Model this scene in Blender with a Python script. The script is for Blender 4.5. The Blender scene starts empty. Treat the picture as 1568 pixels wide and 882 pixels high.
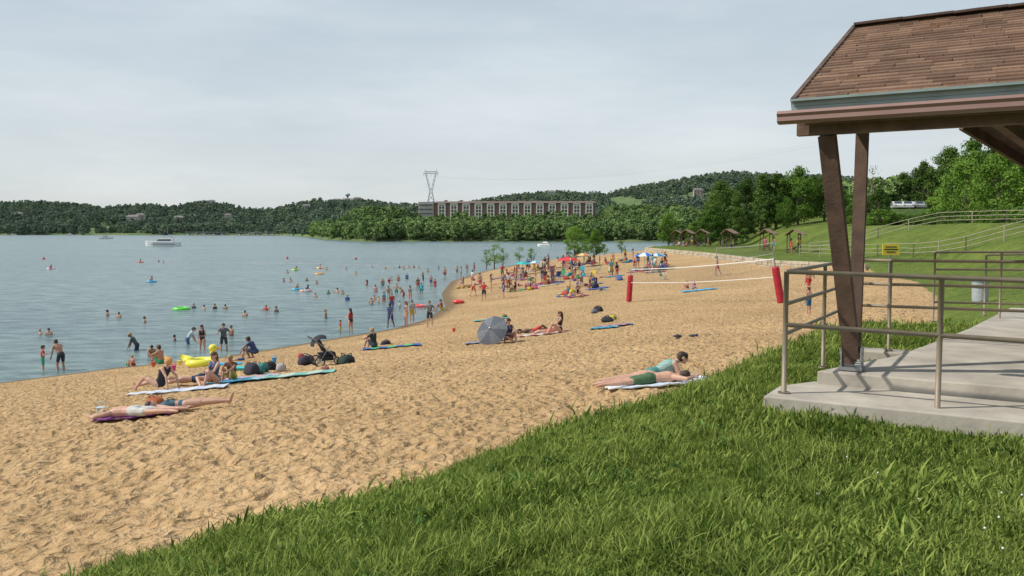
import bpy, math, random, bmesh
import numpy as np
from mathutils import Vector, Matrix
random.seed(7); rng=np.random.default_rng(7)
F=1300.0; EYE=6.6; TH=math.atan(89/F); CTH,STH=math.cos(TH),math.sin(TH)
scene=bpy.context.scene
scene.view_settings.view_transform='Standard'; scene.view_settings.look='None'; scene.view_settings.exposure=0

# ---------------------------------------------------------------- helpers
def ray(u,v):
    cx=(u-784)/F; cy=-(v-441)/F
    y=CTH+cy*STH; z=-STH+cy*CTH
    return cx/y, z/y            # per unit of ground depth
def at(u,v,Y):
    a,b=ray(u,v); return Vector((a*Y,Y,EYE+b*Y))
def atz(u,v,z):
    a,b=ray(u,v); Y=(z-EYE)/b; return Vector((a*Y,Y,z))
def hsh(a,b,seed=0):
    n=(a*374761393+b*668265263+seed*1442695041)&0xffffffff
    n=((n^(n>>13))*1274126177)&0xffffffff
    return ((n^(n>>16))&0xffff)/65535.0
def vnoise(x,y,seed=0):
    xi=np.floor(x).astype(np.int64); yi=np.floor(y).astype(np.int64); fx=x-xi; fy=y-yi
    h=lambda a,b:hsh(a,b,seed)
    sx=fx*fx*(3-2*fx); sy=fy*fy*(3-2*fy)
    return (h(xi,yi)*(1-sx)+h(xi+1,yi)*sx)*(1-sy)+(h(xi,yi+1)*(1-sx)+h(xi+1,yi+1)*sx)*sy
def footprints(x,y,cell,seed,ra=.15,rb=.075,dep=.045):
    xi=np.floor(x/cell).astype(np.int64); yi=np.floor(y/cell).astype(np.int64); out=np.zeros(x.shape)
    for dx in(-1,0,1):
        for dy in(-1,0,1):
            a=xi+dx;b=yi+dy
            px=(a+hsh(a,b,seed))*cell; py=(b+hsh(a,b,seed+1))*cell; th=hsh(a,b,seed+2)*3.14; am=.35+.65*hsh(a,b,seed+3)
            ex=(x-px)*np.cos(th)+(y-py)*np.sin(th); ey=-(x-px)*np.sin(th)+(y-py)*np.cos(th)
            q=(ex/ra)**2+(ey/rb)**2
            out+=am*(-np.exp(-q)+.42*np.exp(-(np.sqrt(q)-1.55)**2*4))
    return out*dep

# ---------------------------------------------------------------- terrain definition
PA=(.857,-.515); PB=(.515,.857); PO=(2.37,7.32)
Spts=[(-160,-120),(-80,-30),(-45,12)]
for u,v in [(0,586),(180,563),(330,548),(430,532),(520,517),(600,504),(650,490),(682,470),(676,450),(690,431),(735,417),(800,403),(880,394),(960,388.5),(1000,384)]:
    p=atz(u,v,0); Spts.append((p.x,p.y))
Spts+=[(80,330),(200,420),(900,470)]
S=[(x,y,0.0) for x,y in Spts]
E=[(-60,-70,4.0),(-20,-20,4.0),(-8,0,4.0)]
for u,v,z in [(175,885,4.0),(500,793,4.05),(700,723,4.05),(900,657,4.05),(1060,609,4.0),(1200,564,3.95),(1330,523,3.9),(1440,490,3.8),(1435,455,3.65),(1405,432,3.5),(1330,416,3.3),(1190,409,3.2),(1080,394,3.2),(990,385,3.2)]:
    p=atz(u,v,z); E.append((p.x,p.y,z))
E+=[(27,160,3.0),(42,200,2.4),(60,240,2.0),(100,320,2.0),(220,410,2),(900,465,2)]
def polyd(px,py,poly):
    best=np.full(px.shape,1e18); sg=np.zeros(px.shape); zz=np.zeros(px.shape)
    for (ax,ay,az),(bx,by,bz) in zip(poly[:-1],poly[1:]):
        dx,dy=bx-ax,by-ay; L=dx*dx+dy*dy
        t=np.clip(((px-ax)*dx+(py-ay)*dy)/L,0,1)
        qx=px-(ax+t*dx); qy=py-(ay+t*dy); d=qx*qx+qy*qy
        m=d<best-1e-9
        cr=dx*(py-ay)-dy*(px-ax)
        best=np.where(m,d,best); sg=np.where(m,np.sign(-cr),sg); zz=np.where(m,az+(bz-az)*t,zz)
    return np.sqrt(best),sg,zz
def inside(px,py,poly):
    c=np.zeros(px.shape,bool); n=len(poly)
    for i in range(n):
        x1,y1=poly[i][:2]; x2,y2=poly[(i+1)%n][:2]
        if y1==y2: continue
        m=((y1>py)!=(y2>py))&(px<(x2-x1)*(py-y1)/(y2-y1)+x1); c^=m
    return c
WATER_POLY=S+[(900,9000),(-9000,9000),(-9000,-120)]
GRASS_POLY=E+[(9000,465),(9000,-9000),(-60,-9000)]
VU=[-3000,-400,0,60,130,160,230,260,310,340,400,470,520,560,600,640,700,760,810,860,900,940,980,1040,1080,1120,1160,1200,1260,1350,1568,4000]
VT=[300,318,311,309,313,318,313,317,309,312,320,313,311,308,313,314,311,305,299,296,298,295,286,278,271,267,269,273,270,280,282,300]
def sm(t): t=np.clip(t,0,1); return t*t*(3-2*t)
def farz(x,y):
    ok=y>200
    yy=np.where(ok,y,200.)
    u=784+F*x/yy
    Ys=np.interp(u,[-3000,400,440,500,560,900,1010,1060,4000],[1072,1072,1000,560,478,478,470,440,440])
    Ys=Ys+12*(vnoise(u*.03,u*0,5)-.5)
    s=yy-Ys
    zt=EYE+(352-np.interp(u,VU,VT))/F*1650-11
    mid=sm((u-500)/60)*(1-sm((u-1030)/80))
    pl=np.interp(s,[0,8,130,205,400],[-.5,1.3,3,16,17])*mid+np.interp(s,[0,20,400],[-.5,2,6])*(1-mid)
    y0=np.where(u<500,Ys,820.)
    rd=(zt)*sm((yy-y0)/(1650-y0))
    rd=rd+ (vnoise(x*.006,yy*.008,3)-.5)*18*sm((yy-y0)/300)*(1-sm((yy-1350)/250))
    z=np.where(s<0,-3,np.maximum(pl,rd))
    z=np.where(yy>1650, z-(yy-1650)*.02, z)
    return np.where(ok,z,-3.)
def terr(x,y,noise=True):
    x=np.asarray(x,float); y=np.asarray(y,float)
    dE,_,zE=polyd(x,y,E); dS,_,_=polyd(x,y,S)
    land=~inside(x,y,WATER_POLY); grass=inside(x,y,GRASS_POLY)&land
    wl=sm((y-62)/10)*(1-sm((y-150)/30))
    amp=1.0*(1-sm((y-25)/40))+.35
    zg=zE+.55*wl+amp*(1-np.exp(-dE/3.5))
    hx=x-(22+.11*np.maximum(y,0))
    hill=np.minimum(.34*np.maximum(hx,0)*sm(hx/5),3.0)*sm((y-18)/30)
    hill=hill+np.clip((y-125)*.06,0,3.5)*sm((hx-6)/14)
    zg=zg+hill
    t=dS/(dS+dE+1e-6)
    zs=zE*t
    zw=-np.minimum(3,.11*dS)
    z=np.where(land,np.where(grass,zg,zs),zw)
    X=(x-PO[0])*PA[0]+(y-PO[1])*PA[1]; Y=(x-PO[0])*PB[0]+(y-PO[1])*PB[1]
    ox=np.maximum(np.maximum(-.2-X,X-12),0); oy=np.maximum(np.maximum(-.3-Y,Y-7.5),0)
    d=np.hypot(ox,oy); w=np.exp(-(d/1.3)**2)
    z=np.where(grass,z*(1-w)+5.04*w,z)
    fz=farz(x,y); isfar=fz>z
    z=np.maximum(z,fz)
    if noise:
        r=np.hypot(x,y); fade=1/(1+(r/55)**2)
        n=(vnoise(x*3.1,y*3.1,1)-.5)*.05+(vnoise(x*7.3+4,y*7.3,2)-.5)*.03+(vnoise(x*.8,y*.8,4)-.5)*.10
        n=n+footprints(x,y,.34,40)+footprints(x+5,y+3,.5,50,.2,.12,.055)+(vnoise(x*16,y*16,9)-.5)*.012
        n=n*(.65+.7*vnoise(x*.25,y*.25,61))
        sandf=np.where(land&~grass,1,0)*sm(dS/3)*sm(dE/.5)
        z=z+n*sandf*fade+np.where(grass,(vnoise(x*1.2,y*1.2,6)-.5)*.12*fade*(1-w),0)
    return z,grass,land,dE,dS,isfar
def H(x,y,noise=True):
    return float(terr(np.array([x]),np.array([y]),noise)[0][0])
def ground(u,v,ymax=420):
    a,b=ray(u,v); Y=np.exp(np.linspace(math.log(2.5),math.log(ymax),1500))
    z=terr(a*Y,Y,False)[0]; z=np.maximum(z,0)
    k=np.where(EYE+b*Y<z)[0]
    if len(k)==0: return Vector((a*ymax,ymax,z[-1]))
    Yk=Y[k[0]]; return Vector((a*Yk,Yk,float(z[k[0]])))

# ---------------------------------------------------------------- materials
def nt(name):
    m=bpy.data.materials.new(name); m.use_nodes=True; n=m.node_tree; b=n.nodes['Principled BSDF']; return m,n,b
_mc={}
def mat(name,col,rough=.7,var=.12,scale=8,metal=0,bump=0,coat=0):
    k=(name,tuple(col),rough)
    if k in _mc: return _mc[k]
    m,n,b=nt(name)
    tc=n.nodes.new('ShaderNodeTexCoord'); no=n.nodes.new('ShaderNodeTexNoise'); no.inputs['Scale'].default_value=scale; no.inputs['Detail'].default_value=5
    n.links.new(tc.outputs['Object'],no.inputs['Vector'])
    r=n.nodes.new('ShaderNodeValToRGB'); r.color_ramp.elements[0].position=.3; r.color_ramp.elements[1].position=.7
    r.color_ramp.elements[0].color=tuple(c*(1-var) for c in col)+(1,); r.color_ramp.elements[1].color=tuple(min(1,c*(1+var)) for c in col)+(1,)
    n.links.new(no.outputs['Fac'],r.inputs['Fac']); n.links.new(r.outputs['Color'],b.inputs['Base Color'])
    b.inputs['Roughness'].default_value=rough; b.inputs['Metallic'].default_value=metal
    if coat: b.inputs['Coat Weight'].default_value=coat
    if bump:
        bp=n.nodes.new('ShaderNodeBump'); bp.inputs['Distance'].default_value=bump; bp.inputs['Strength'].default_value=.6
        n2=n.nodes.new('ShaderNodeTexNoise'); n2.inputs['Scale'].default_value=scale*6; n2.inputs['Detail'].default_value=6
        n.links.new(tc.outputs['Object'],n2.inputs['Vector']); n.links.new(n2.outputs['Fac'],bp.inputs['Height']); n.links.new(bp.outputs['Normal'],b.inputs['Normal'])
    _mc[k]=m; return m
def N(n,t,**kw):
    x=n.nodes.new(t)
    for k,v in kw.items():
        if k in x.inputs: x.inputs[k].default_value=v
        else: setattr(x,k,v)
    return x
def mixc(n,a,b,f,blend='MIX'):
    m=n.nodes.new('ShaderNodeMix'); m.data_type='RGBA'; m.blend_type=blend
    for s,val in ((6,a),(7,b),(0,f)):
        if isinstance(val,(tuple,list)): m.inputs[s].default_value=tuple(val)+((1,) if len(val)==3 else ())
        elif isinstance(val,(int,float)): m.inputs[s].default_value=val
        else: n.links.new(val,m.inputs[s])
    return m.outputs[2]
def math_(n,op,a,b=None,clamp=False):
    m=n.nodes.new('ShaderNodeMath'); m.operation=op; m.use_clamp=clamp
    for i,v in enumerate((a,b)):
        if v is None: continue
        if isinstance(v,(int,float)): m.inputs[i].default_value=v
        else: n.links.new(v,m.inputs[i])
    return m.outputs[0]
def ramp(n,f,stops):
    r=n.nodes.new('ShaderNodeValToRGB'); e=r.color_ramp.elements
    while len(e)<len(stops): e.new(.5)
    for i,(p,c) in enumerate(stops): e[i].position=p; e[i].color=tuple(c)+(1,) if len(c)==3 else c
    n.links.new(f,r.inputs['Fac']); return r.outputs['Color']
def noise(n,vec,scale,detail=4,rough=.55):
    x=N(n,'ShaderNodeTexNoise'); x.inputs['Scale'].default_value=scale; x.inputs['Detail'].default_value=detail; x.inputs['Roughness'].default_value=rough
    n.links.new(vec,x.inputs['Vector']); return x.outputs['Fac']

def ground_material():
    m,n,b=nt('ground_sand_and_grass')
    g=n.nodes.new('ShaderNodeNewGeometry'); P=g.outputs['Position']
    at_=lambda a:(lambda x:(setattr(x,'attribute_name',a),x.outputs['Fac'])[1])(n.nodes.new('ShaderNodeAttribute'))
    gr=at_('grass'); wet=at_('wet'); far=at_('far')
    n1=noise(n,P,.22,5); n2=noise(n,P,5,5,.65); n3=noise(n,P,60,2)
    sand=ramp(n,n2,[(.25,(.40,.26,.13)),(.5,(.57,.385,.205)),(.78,(.66,.47,.27))])
    sand=mixc(n,sand,ramp(n,n1,[(.3,(.80,.77,.72)),(.7,(1.05,1.03,1.0))]),1.0,'MULTIPLY')
    sand=mixc(n,sand,ramp(n,n3,[(.3,(.80,.80,.80)),(.7,(1.1,1.1,1.1))]),1.0,'MULTIPLY')
    sand=mixc(n,sand,(.22,.155,.09),wet)
    lawn=ramp(n,noise(n,P,1.3,5,.7),[(.25,(.08,.125,.025)),(.5,(.135,.20,.04)),(.75,(.20,.265,.065))])
    lawn=mixc(n,lawn,ramp(n,noise(n,P,25,3,.7),[(.3,(.6,.6,.55)),(.7,(1.2,1.15,1.1))]),1.0,'MULTIPLY')
    lawn=mixc(n,lawn,ramp(n,noise(n,P,.12,4,.6),[(.35,(.8,.82,.8)),(.65,(1.2,1.12,1.0))]),1.0,'MULTIPLY')
    forest=ramp(n,noise(n,P,.05,5,.7),[(.3,(.07,.11,.05)),(.7,(.16,.22,.085))])
    edge=math_(n,'ADD',gr,math_(n,'MULTIPLY',math_(n,'SUBTRACT',noise(n,P,4,4,.7),.5),.9))
    em=ramp(n,edge,[(.45,(0,0,0)),(.55,(1,1,1))])
    c=mixc(n,sand,lawn,em); c=mixc(n,c,forest,far)
    n.links.new(c,b.inputs['Base Color']); b.inputs['Roughness'].default_value=.95; b.inputs['Specular IOR Level'].default_value=.15
    vo=N(n,'ShaderNodeTexVoronoi',feature='F1'); vo.inputs['Scale'].default_value=3.6
    wv=n.nodes.new('ShaderNodeVectorMath'); wv.operation='ADD'; n.links.new(P,wv.inputs[0])
    nn=N(n,'ShaderNodeTexNoise'); nn.inputs['Scale'].default_value=2.2; n.links.new(P,nn.inputs['Vector']); 
    n.links.new(nn.outputs['Color'],wv.inputs[1]); n.links.new(wv.outputs[0],vo.inputs['Vector'])
    hgt=math_(n,'ADD',math_(n,'MULTIPLY',vo.outputs['Distance'],.9),math_(n,'MULTIPLY',noise(n,P,9,4,.6),.8))
    hgt=math_(n,'ADD',hgt,math_(n,'MULTIPLY',n3,.1))
    bp=N(n,'ShaderNodeBump'); bp.inputs['Strength'].default_value=1.0; bp.inputs['Distance'].default_value=.14
    n.links.new(hgt,bp.inputs['Height']); n.links.new(bp.outputs['Normal'],b.inputs['Normal'])
    return m
def water_material():
    m,n,b=nt('lake_water')
    g=n.nodes.new('ShaderNodeNewGeometry'); P=g.outputs['Position']
    mp=N(n,'ShaderNodeMapping'); mp.inputs['Scale'].default_value=(.4,1.0,1); mp.inputs['Rotation'].default_value=(0,0,.3); n.links.new(P,mp.inputs['Vector'])
    a=noise(n,mp.outputs[0],1.0,5,.65); c=noise(n,mp.outputs[0],.03,4,.6); f=noise(n,mp.outputs[0],.22,4)
    col=ramp(n,c,[(.35,(.15,.225,.235)),(.65,(.20,.28,.275))])
    col=mixc(n,col,ramp(n,a,[(.40,(.50,.58,.62)),(.60,(1.15,1.12,1.1))]),1.0,'MULTIPLY')
    n.links.new(col,b.inputs['Base Color']); b.inputs['Roughness'].default_value=.2; b.inputs['IOR'].default_value=1.33
    h=math_(n,'ADD',math_(n,'MULTIPLY',a,.6),math_(n,'MULTIPLY',f,.8))
    bp=N(n,'ShaderNodeBump'); bp.inputs['Strength'].default_value=1; bp.inputs['Distance'].default_value=.7
    n.links.new(h,bp.inputs['Height']); n.links.new(bp.outputs['Normal'],b.inputs['Normal'])
    return m
def leaf_material(name,dark,light,scale=.5,trans=.3,rnd=.35,isl=.35):
    m=bpy.data.materials.new(name); m.use_nodes=True; n=m.node_tree; n.nodes.clear()
    out=n.nodes.new('ShaderNodeOutputMaterial'); g=n.nodes.new('ShaderNodeNewGeometry'); oi=n.nodes.new('ShaderNodeObjectInfo')
    f=noise(n,g.outputs['Position'],scale,3,.7)
    f=math_(n,'ADD',math_(n,'MULTIPLY',f,.8),math_(n,'MULTIPLY',oi.outputs['Random'],rnd))
    f=math_(n,'SUBTRACT',f,rnd*.5-.1)
    f=math_(n,'ADD',f,math_(n,'MULTIPLY',math_(n,'SUBTRACT',g.outputs['Random Per Island'],.5),isl))
    c=ramp(n,f,[(.25,dark),(.75,light)])
    d=n.nodes.new('ShaderNodeBsdfDiffuse'); n.links.new(c,d.inputs[0])
    if trans>0:
        t=n.nodes.new('ShaderNodeBsdfTranslucent'); mx=n.nodes.new('ShaderNodeMixShader'); mx.inputs[0].default_value=trans
        n.links.new(c,t.inputs[0]); n.links.new(d.outputs[0],mx.inputs[1]); n.links.new(t.outputs[0],mx.inputs[2]); n.links.new(mx.outputs[0],out.inputs[0])
    else: n.links.new(d.outputs[0],out.inputs[0])
    return m
M_bark=mat('bark',(.13,.10,.08),.9,.3,6,bump=.02)
M_leafdark=leaf_material('leaves_dark',(.035,.075,.018),(.13,.21,.05),.45)
M_leafmid=leaf_material('leaves_mid',(.05,.11,.02),(.17,.28,.055),.45)
M_leafbright=leaf_material('leaves_bright',(.09,.17,.025),(.25,.40,.08),.5)
M_leafhaze=leaf_material('leaves_far_hazed',(.10,.145,.11),(.20,.26,.165),.02,0,.6)  # distance haze painted into the leaf colour: paler, bluer greens
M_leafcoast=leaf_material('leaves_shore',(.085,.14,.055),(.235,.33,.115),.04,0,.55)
M_grass=leaf_material('grass_blades',(.07,.125,.02),(.33,.40,.10),.7,.3,.45,.55)
M_rail=mat('painted_rail',(.25,.20,.14),.5,.12,10,metal=.1)
M_conc=mat('concrete',(.42,.38,.32),.9,.22,2.5,bump=.01)
M_wood=mat('stained_timber',(.095,.055,.036),.75,.35,6,bump=.006)
M_woodl=mat('timber_beam',(.16,.10,.07),.75,.3,5,bump=.006)
M_steel=mat('steel',(.33,.34,.35),.45,.15,8,metal=.7)
M_white=mat('white_paint',(.75,.75,.73),.5,.05,3)
M_glass=mat('dark_glass',(.03,.04,.05),.15,.2,3)
M_skinA=mat('skin_fair',(.54,.31,.22),.55,.06,9)
M_skinB=mat('skin_tan',(.40,.21,.13),.55,.06,9)
M_skinC=mat('skin_brown',(.17,.085,.05),.55,.06,9)
SK=[M_skinA,M_skinB,M_skinA,M_skinA,M_skinC]

# ---------------------------------------------------------------- mesh builder
class MB:
    def __init__(s): s.v=[]; s.f=[]; s.m=[]
    def add(s,vs,fs,mi=0):
        o=len(s.v); s.v+= [tuple(p) for p in vs]; s.f+=[tuple(o+i for i in q) for q in fs]; s.m+=[mi]*len(fs); return s
    def box(s,c,d,mi=0,rz=0,mt=None):
        x,y,z=[k/2 for k in d]; vs=[Vector((a*x,b*y,e*z)) for a in(-1,1) for b in(-1,1) for e in(-1,1)]
        R=mt if mt is not None else Matrix.Rotation(rz,3,'Z'); C=Vector(c)
        return s.add([R@p+C for p in vs],[(0,1,3,2),(4,6,7,5),(0,4,5,1),(2,3,7,6),(0,2,6,4),(1,5,7,3)],mi)
    def beam(s,p0,p1,w,h,mi=0,upv=(0,0,1)):
        p0=Vector(p0);p1=Vector(p1);d=(p1-p0).normalized(); up=Vector(upv)
        if abs(d.dot(up))>.98: up=Vector((1,0,0))
        r=d.cross(up).normalized(); q=r.cross(d).normalized()
        vs=[]
        for p in(p0,p1):
            for a,b in((-1,-1),(1,-1),(1,1),(-1,1)): vs.append(p+r*a*w/2+q*b*h/2)
        return s.add(vs,[(0,3,2,1),(4,5,6,7),(0,1,5,4),(1,2,6,5),(2,3,7,6),(3,0,4,7)],mi)
    def tube(s,pts,rs,seg=8,mi=0,caps=True):
        pts=[Vector(p) for p in pts]; n=len(pts)
        if isinstance(rs,(int,float)): rs=[rs]*n
        vs=[];fs=[]; ref=Vector((0,0,1))
        for i,p in enumerate(pts):
            d=(pts[min(i+1,n-1)]-pts[max(i-1,0)]).normalized()
            if abs(d.dot(ref))>.95: rf=Vector((1,0,0))
            else: rf=ref
            a=d.cross(rf).normalized(); b=d.cross(a).normalized()
            for k in range(seg):
                t=2*math.pi*k/seg; vs.append(p+(a*math.cos(t)+b*math.sin(t))*rs[i])
        for i in range(n-1):
            for k in range(seg):
                k2=(k+1)%seg; fs.append((i*seg+k,i*seg+k2,(i+1)*seg+k2,(i+1)*seg+k))
        if caps: fs.append(tuple(range(seg))); fs.append(tuple((n-1)*seg+k for k in reversed(range(seg))))
        return s.add(vs,fs,mi)
    def sph(s,c,r,mi=0,seg=12,rings=8,R=None):
        if isinstance(r,(int,float)): r=(r,r,r)
        vs=[];fs=[];C=Vector(c)
        for i in range(rings+1):
            th=math.pi*i/rings
            for k in range(seg):
                ph=2*math.pi*k/seg; p=Vector((r[0]*math.sin(th)*math.cos(ph),r[1]*math.sin(th)*math.sin(ph),r[2]*math.cos(th)))
                if R is not None: p=R@p
                vs.append(p+C)
        for i in range(rings):
            for k in range(seg): k2=(k+1)%seg; fs.append((i*seg+k,(i+1)*seg+k,(i+1)*seg+k2,i*seg+k2))
        return s.add(vs,fs,mi)
    def torus(s,c,R,r,mi=0,seg=24,sg=10,rx=None):
        vs=[];fs=[];C=Vector(c)
        for i in range(seg):
            a=2*math.pi*i/seg
            for k in range(sg):
                b=2*math.pi*k/sg; p=Vector(((R+r*math.cos(b))*math.cos(a),(R+r*math.cos(b))*math.sin(a),r*math.sin(b)))
                if rx is not None: p=rx@p
                vs.append(p+C)
        for i in range(seg):
            for k in range(sg): i2=(i+1)%seg;k2=(k+1)%sg; fs.append((i*sg+k,i2*sg+k,i2*sg+k2,i*sg+k2))
        return s.add(vs,fs,mi)
    def mesh(s,name,mats,smooth=False):
        me=bpy.data.meshes.new(name); me.from_pydata(s.v,[],s.f); me.update()
        for m in mats: me.materials.append(m)
        me.polygons.foreach_set('material_index',s.m)
        if smooth: me.polygons.foreach_set('use_smooth',[True]*len(s.f))
        me.update(); return me
    def obj(s,name,mats,parent=None,loc=(0,0,0),rz=0,smooth=False,sc=1):
        return put(name,s.mesh(name,mats,smooth),loc,rz,parent,sc)
def put(name,me,loc=(0,0,0),rz=0,parent=None,sc=1):
    o=bpy.data.objects.new(name,me); scene.collection.objects.link(o); o.location=loc; o.rotation_euler=(0,0,rz)
    o.scale=(sc,)*3 if isinstance(sc,(int,float)) else sc
    if parent: o.parent=parent
    return o
def empty(name,loc=(0,0,0),rz=0):
    o=bpy.data.objects.new(name,None); scene.collection.objects.link(o); o.location=loc; o.rotation_euler=(0,0,rz); o.empty_display_size=.2; return o

# ---------------------------------------------------------------- ground sheet
def build_ground():
    ang=np.concatenate([np.radians(np.linspace(-38,38,720)),np.radians(np.linspace(39.5,320.5,150))])
    r=np.concatenate([np.exp(np.linspace(math.log(1.2),math.log(5),120)),np.exp(np.linspace(math.log(5),math.log(60),780))[1:],np.exp(np.linspace(math.log(60),math.log(6000),250))[1:]])
    A,R=np.meshgrid(ang,r); x=(R*np.sin(A)).ravel(); y=(R*np.cos(A)).ravel()
    z,grass,land,dE,dS,isf=terr(x,y)
    na,nr=len(ang),len(r)
    co=np.stack([x,y,z],1); co=np.vstack([co,[[0,0,H(0,0)]]])
    i=np.arange(nr-1)[:,None]; k=np.arange(na)[None,:]; k2=(k+1)%na
    q=np.stack([i*na+k,(i+1)*na+k,(i+1)*na+k2,i*na+k2],-1).reshape(-1,4)[:, ::-1]
    faces=q.tolist()
    c=nr*na
    faces+= [(c,(kk+1)%na,kk) for kk in range(na)]
    me=bpy.data.meshes.new('ground'); me.from_pydata(co.tolist(),[],faces)
    me.polygons.foreach_set('use_smooth',[True]*len(faces))
    def attr(nm,a):
        t=me.attributes.new(nm,'FLOAT','POINT'); t.data.foreach_set('value',np.append(a,a[0]).astype(np.float32))
    sgn=np.where(grass,dE,-dE)
    attr('grass',np.clip(.5+sgn/.8,0,1)); wet=np.where(land,1-sm((dS-.4)/1.4),1.0); wet=np.where(grass|isf,0,wet); attr('wet',wet); attr('far',isf.astype(float))
    me.materials.append(ground_material()); put('ground',me)
    me.update()
    if me.polygons[1000].normal.z<0: me.flip_normals()
build_ground()
w=MB(); w.add([(-7000,-3000,0),(7000,-3000,0),(7000,7000,0),(-7000,7000,0)],[(0,1,2,3)]); w.obj('lake_water',[water_material()])

# ---------------------------------------------------------------- scatter with geometry nodes
def scatter(name,pts,scl,objs,tilt=.08):
    col=bpy.data.collections.new(name+'_parts')
    for o in objs: col.objects.link(o)
    me=bpy.data.meshes.new(name); me.from_pydata([tuple(p) for p in pts],[],[])
    a=me.attributes.new('scl','FLOAT','POINT'); a.data.foreach_set('value',np.asarray(scl,dtype=np.float32))
    o=put(name,me)
    ng=bpy.data.node_groups.new(name,'GeometryNodeTree')
    ng.interface.new_socket('Geometry',in_out='INPUT',socket_type='NodeSocketGeometry'); ng.interface.new_socket('Geometry',in_out='OUTPUT',socket_type='NodeSocketGeometry')
    gi=ng.nodes.new('NodeGroupInput'); go=ng.nodes.new('NodeGroupOutput'); ip=ng.nodes.new('GeometryNodeInstanceOnPoints'); ci=ng.nodes.new('GeometryNodeCollectionInfo')
    ci.inputs['Collection'].default_value=col; ci.inputs['Separate Children'].default_value=True; ci.inputs['Reset Children'].default_value=True
    rv=ng.nodes.new('FunctionNodeRandomValue'); rv.data_type='FLOAT_VECTOR'; rv.inputs[0].default_value=(-tilt,-tilt,0); rv.inputs[1].default_value=(tilt,tilt,6.283)
    na=ng.nodes.new('GeometryNodeInputNamedAttribute'); na.data_type='FLOAT'; na.inputs['Name'].default_value='scl'
    L=ng.links.new; L(gi.outputs[0],ip.inputs['Points']); L(ci.outputs[0],ip.inputs['Instance']); ip.inputs['Pick Instance'].default_value=True
    L(rv.outputs[0],ip.inputs['Rotation']); L(na.outputs[0],ip.inputs['Scale']); L(ip.outputs[0],go.inputs[0])
    md=o.modifiers.new('scatter','NODES'); md.node_group=ng
    return o
def loose(name,me): return bpy.data.objects.new(name,me)

# ---------------------------------------------------------------- trees
def tree_mesh(name,h,rad,base,ncl,nl,ls,seed,leafm,shape=1.0,sparse=1.0,trunk_r=None,clr=.16):
    R=np.random.default_rng(seed); mb=MB()
    tr=trunk_r or h*.022
    bend=R.normal(0,.02*h,(2,))
    top=Vector((bend[0],bend[1],h*.85))
    mb.tube([(0,0,-.3),(bend[0]*.2,bend[1]*.2,h*.2),(bend[0]*.6,bend[1]*.6,h*.5),top],[tr*1.3,tr,tr*.65,tr*.15],7,0)
    cents=[]
    while len(cents)<ncl:
        t=R.uniform(0,1); z=base+(h-base)*t
        prof=(math.sin(math.pi*min(1,max(.02,(t*.88+.14))))**.7)*shape if shape>0 else (1-t)*.95+.08
        a=R.uniform(0,2*math.pi); rr=rad*prof*math.sqrt(R.uniform(.12,1))*(1+.22*math.sin(3*a+seed)+.15*math.sin(5*a+seed*2+z))
        cents.append((rr*math.cos(a),rr*math.sin(a),z))
    for c in cents[::max(1,ncl//22)]:
        z0=max(base*.7,c[2]-abs(math.hypot(c[0],c[1]))*.7); k=min(1,z0/h)
        p0=Vector((bend[0]*k,bend[1]*k,z0)); p1=Vector(c); mid=(p0+p1)/2+Vector((0,0,-.04*h*R.uniform(0,1)))
        mb.tube([p0,mid,p1],[tr*.42,tr*.25,tr*.08],5,0,False)
    C=np.array(cents); rc=clr*rad*2
    n=ncl*nl; idx=np.repeat(np.arange(ncl),nl)
    off=R.normal(0,1,(n,3)); off/=np.linalg.norm(off,axis=1,keepdims=True); off*= (R.uniform(.2,1,(n,1))**.6)*rc*R.uniform(.6,1.3,(ncl,1))[idx]; off[:,2]*=.7
    P=C[idx]+off*sparse
    nr=off/np.maximum(1e-6,np.linalg.norm(off,axis=1,keepdims=True))+R.normal(0,.6,(n,3))+np.array([0,0,.5]); nr/=np.linalg.norm(nr,axis=1,keepdims=True)
    t1=np.cross(nr,R.normal(0,1,(n,3))); t1/=np.linalg.norm(t1,axis=1,keepdims=True); t2=np.cross(nr,t1)
    s=ls*R.uniform(.6,1.3,(n,1))
    v=np.stack([P-t1*s,P-t2*s*.6,P+t1*s,P+t2*s*.6],1).reshape(-1,3)
    o=len(mb.v); mb.v+=v.tolist(); mb.f+=[(o+4*i,o+4*i+1,o+4*i+2,o+4*i+3) for i in range(n)]; mb.m+=[1]*n
    return mb.mesh(name,[M_bark,leafm])
T_dark=[tree_mesh('broadleaf_a',14,5.0,2.2,80,100,.24,1,M_leafdark),tree_mesh('broadleaf_b',15,4.2,1.8,75,100,.24,2,M_leafdark),tree_mesh('broadleaf_c',12,4.6,1.6,70,100,.24,3,M_leafmid)]
T_bright=[tree_mesh('broadleaf_bright',11,4.2,1.2,80,90,.2,4,M_leafbright),tree_mesh('broadleaf_bright_b',10,3.6,1.5,70,90,.2,5,M_leafbright)]
T_con=tree_mesh('conifer',14,3.0,1.0,90,80,.2,6,M_leafdark,shape=-1)
T_sap=[tree_mesh('sapling_a',5,1.7,1.2,26,60,.1,7,M_leafbright,sparse=1.0,clr=.19),tree_mesh('sapling_b',4,1.3,.9,16,34,.1,8,M_leafbright,sparse=1.1,clr=.2)]
T_bare=tree_mesh('sparse_tree',12,3,3,26,14,.14,9,M_leafmid,sparse=1.4)
T_bush=tree_mesh('shrub',3,2.2,.2,40,80,.14,10,M_leafmid)

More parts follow.
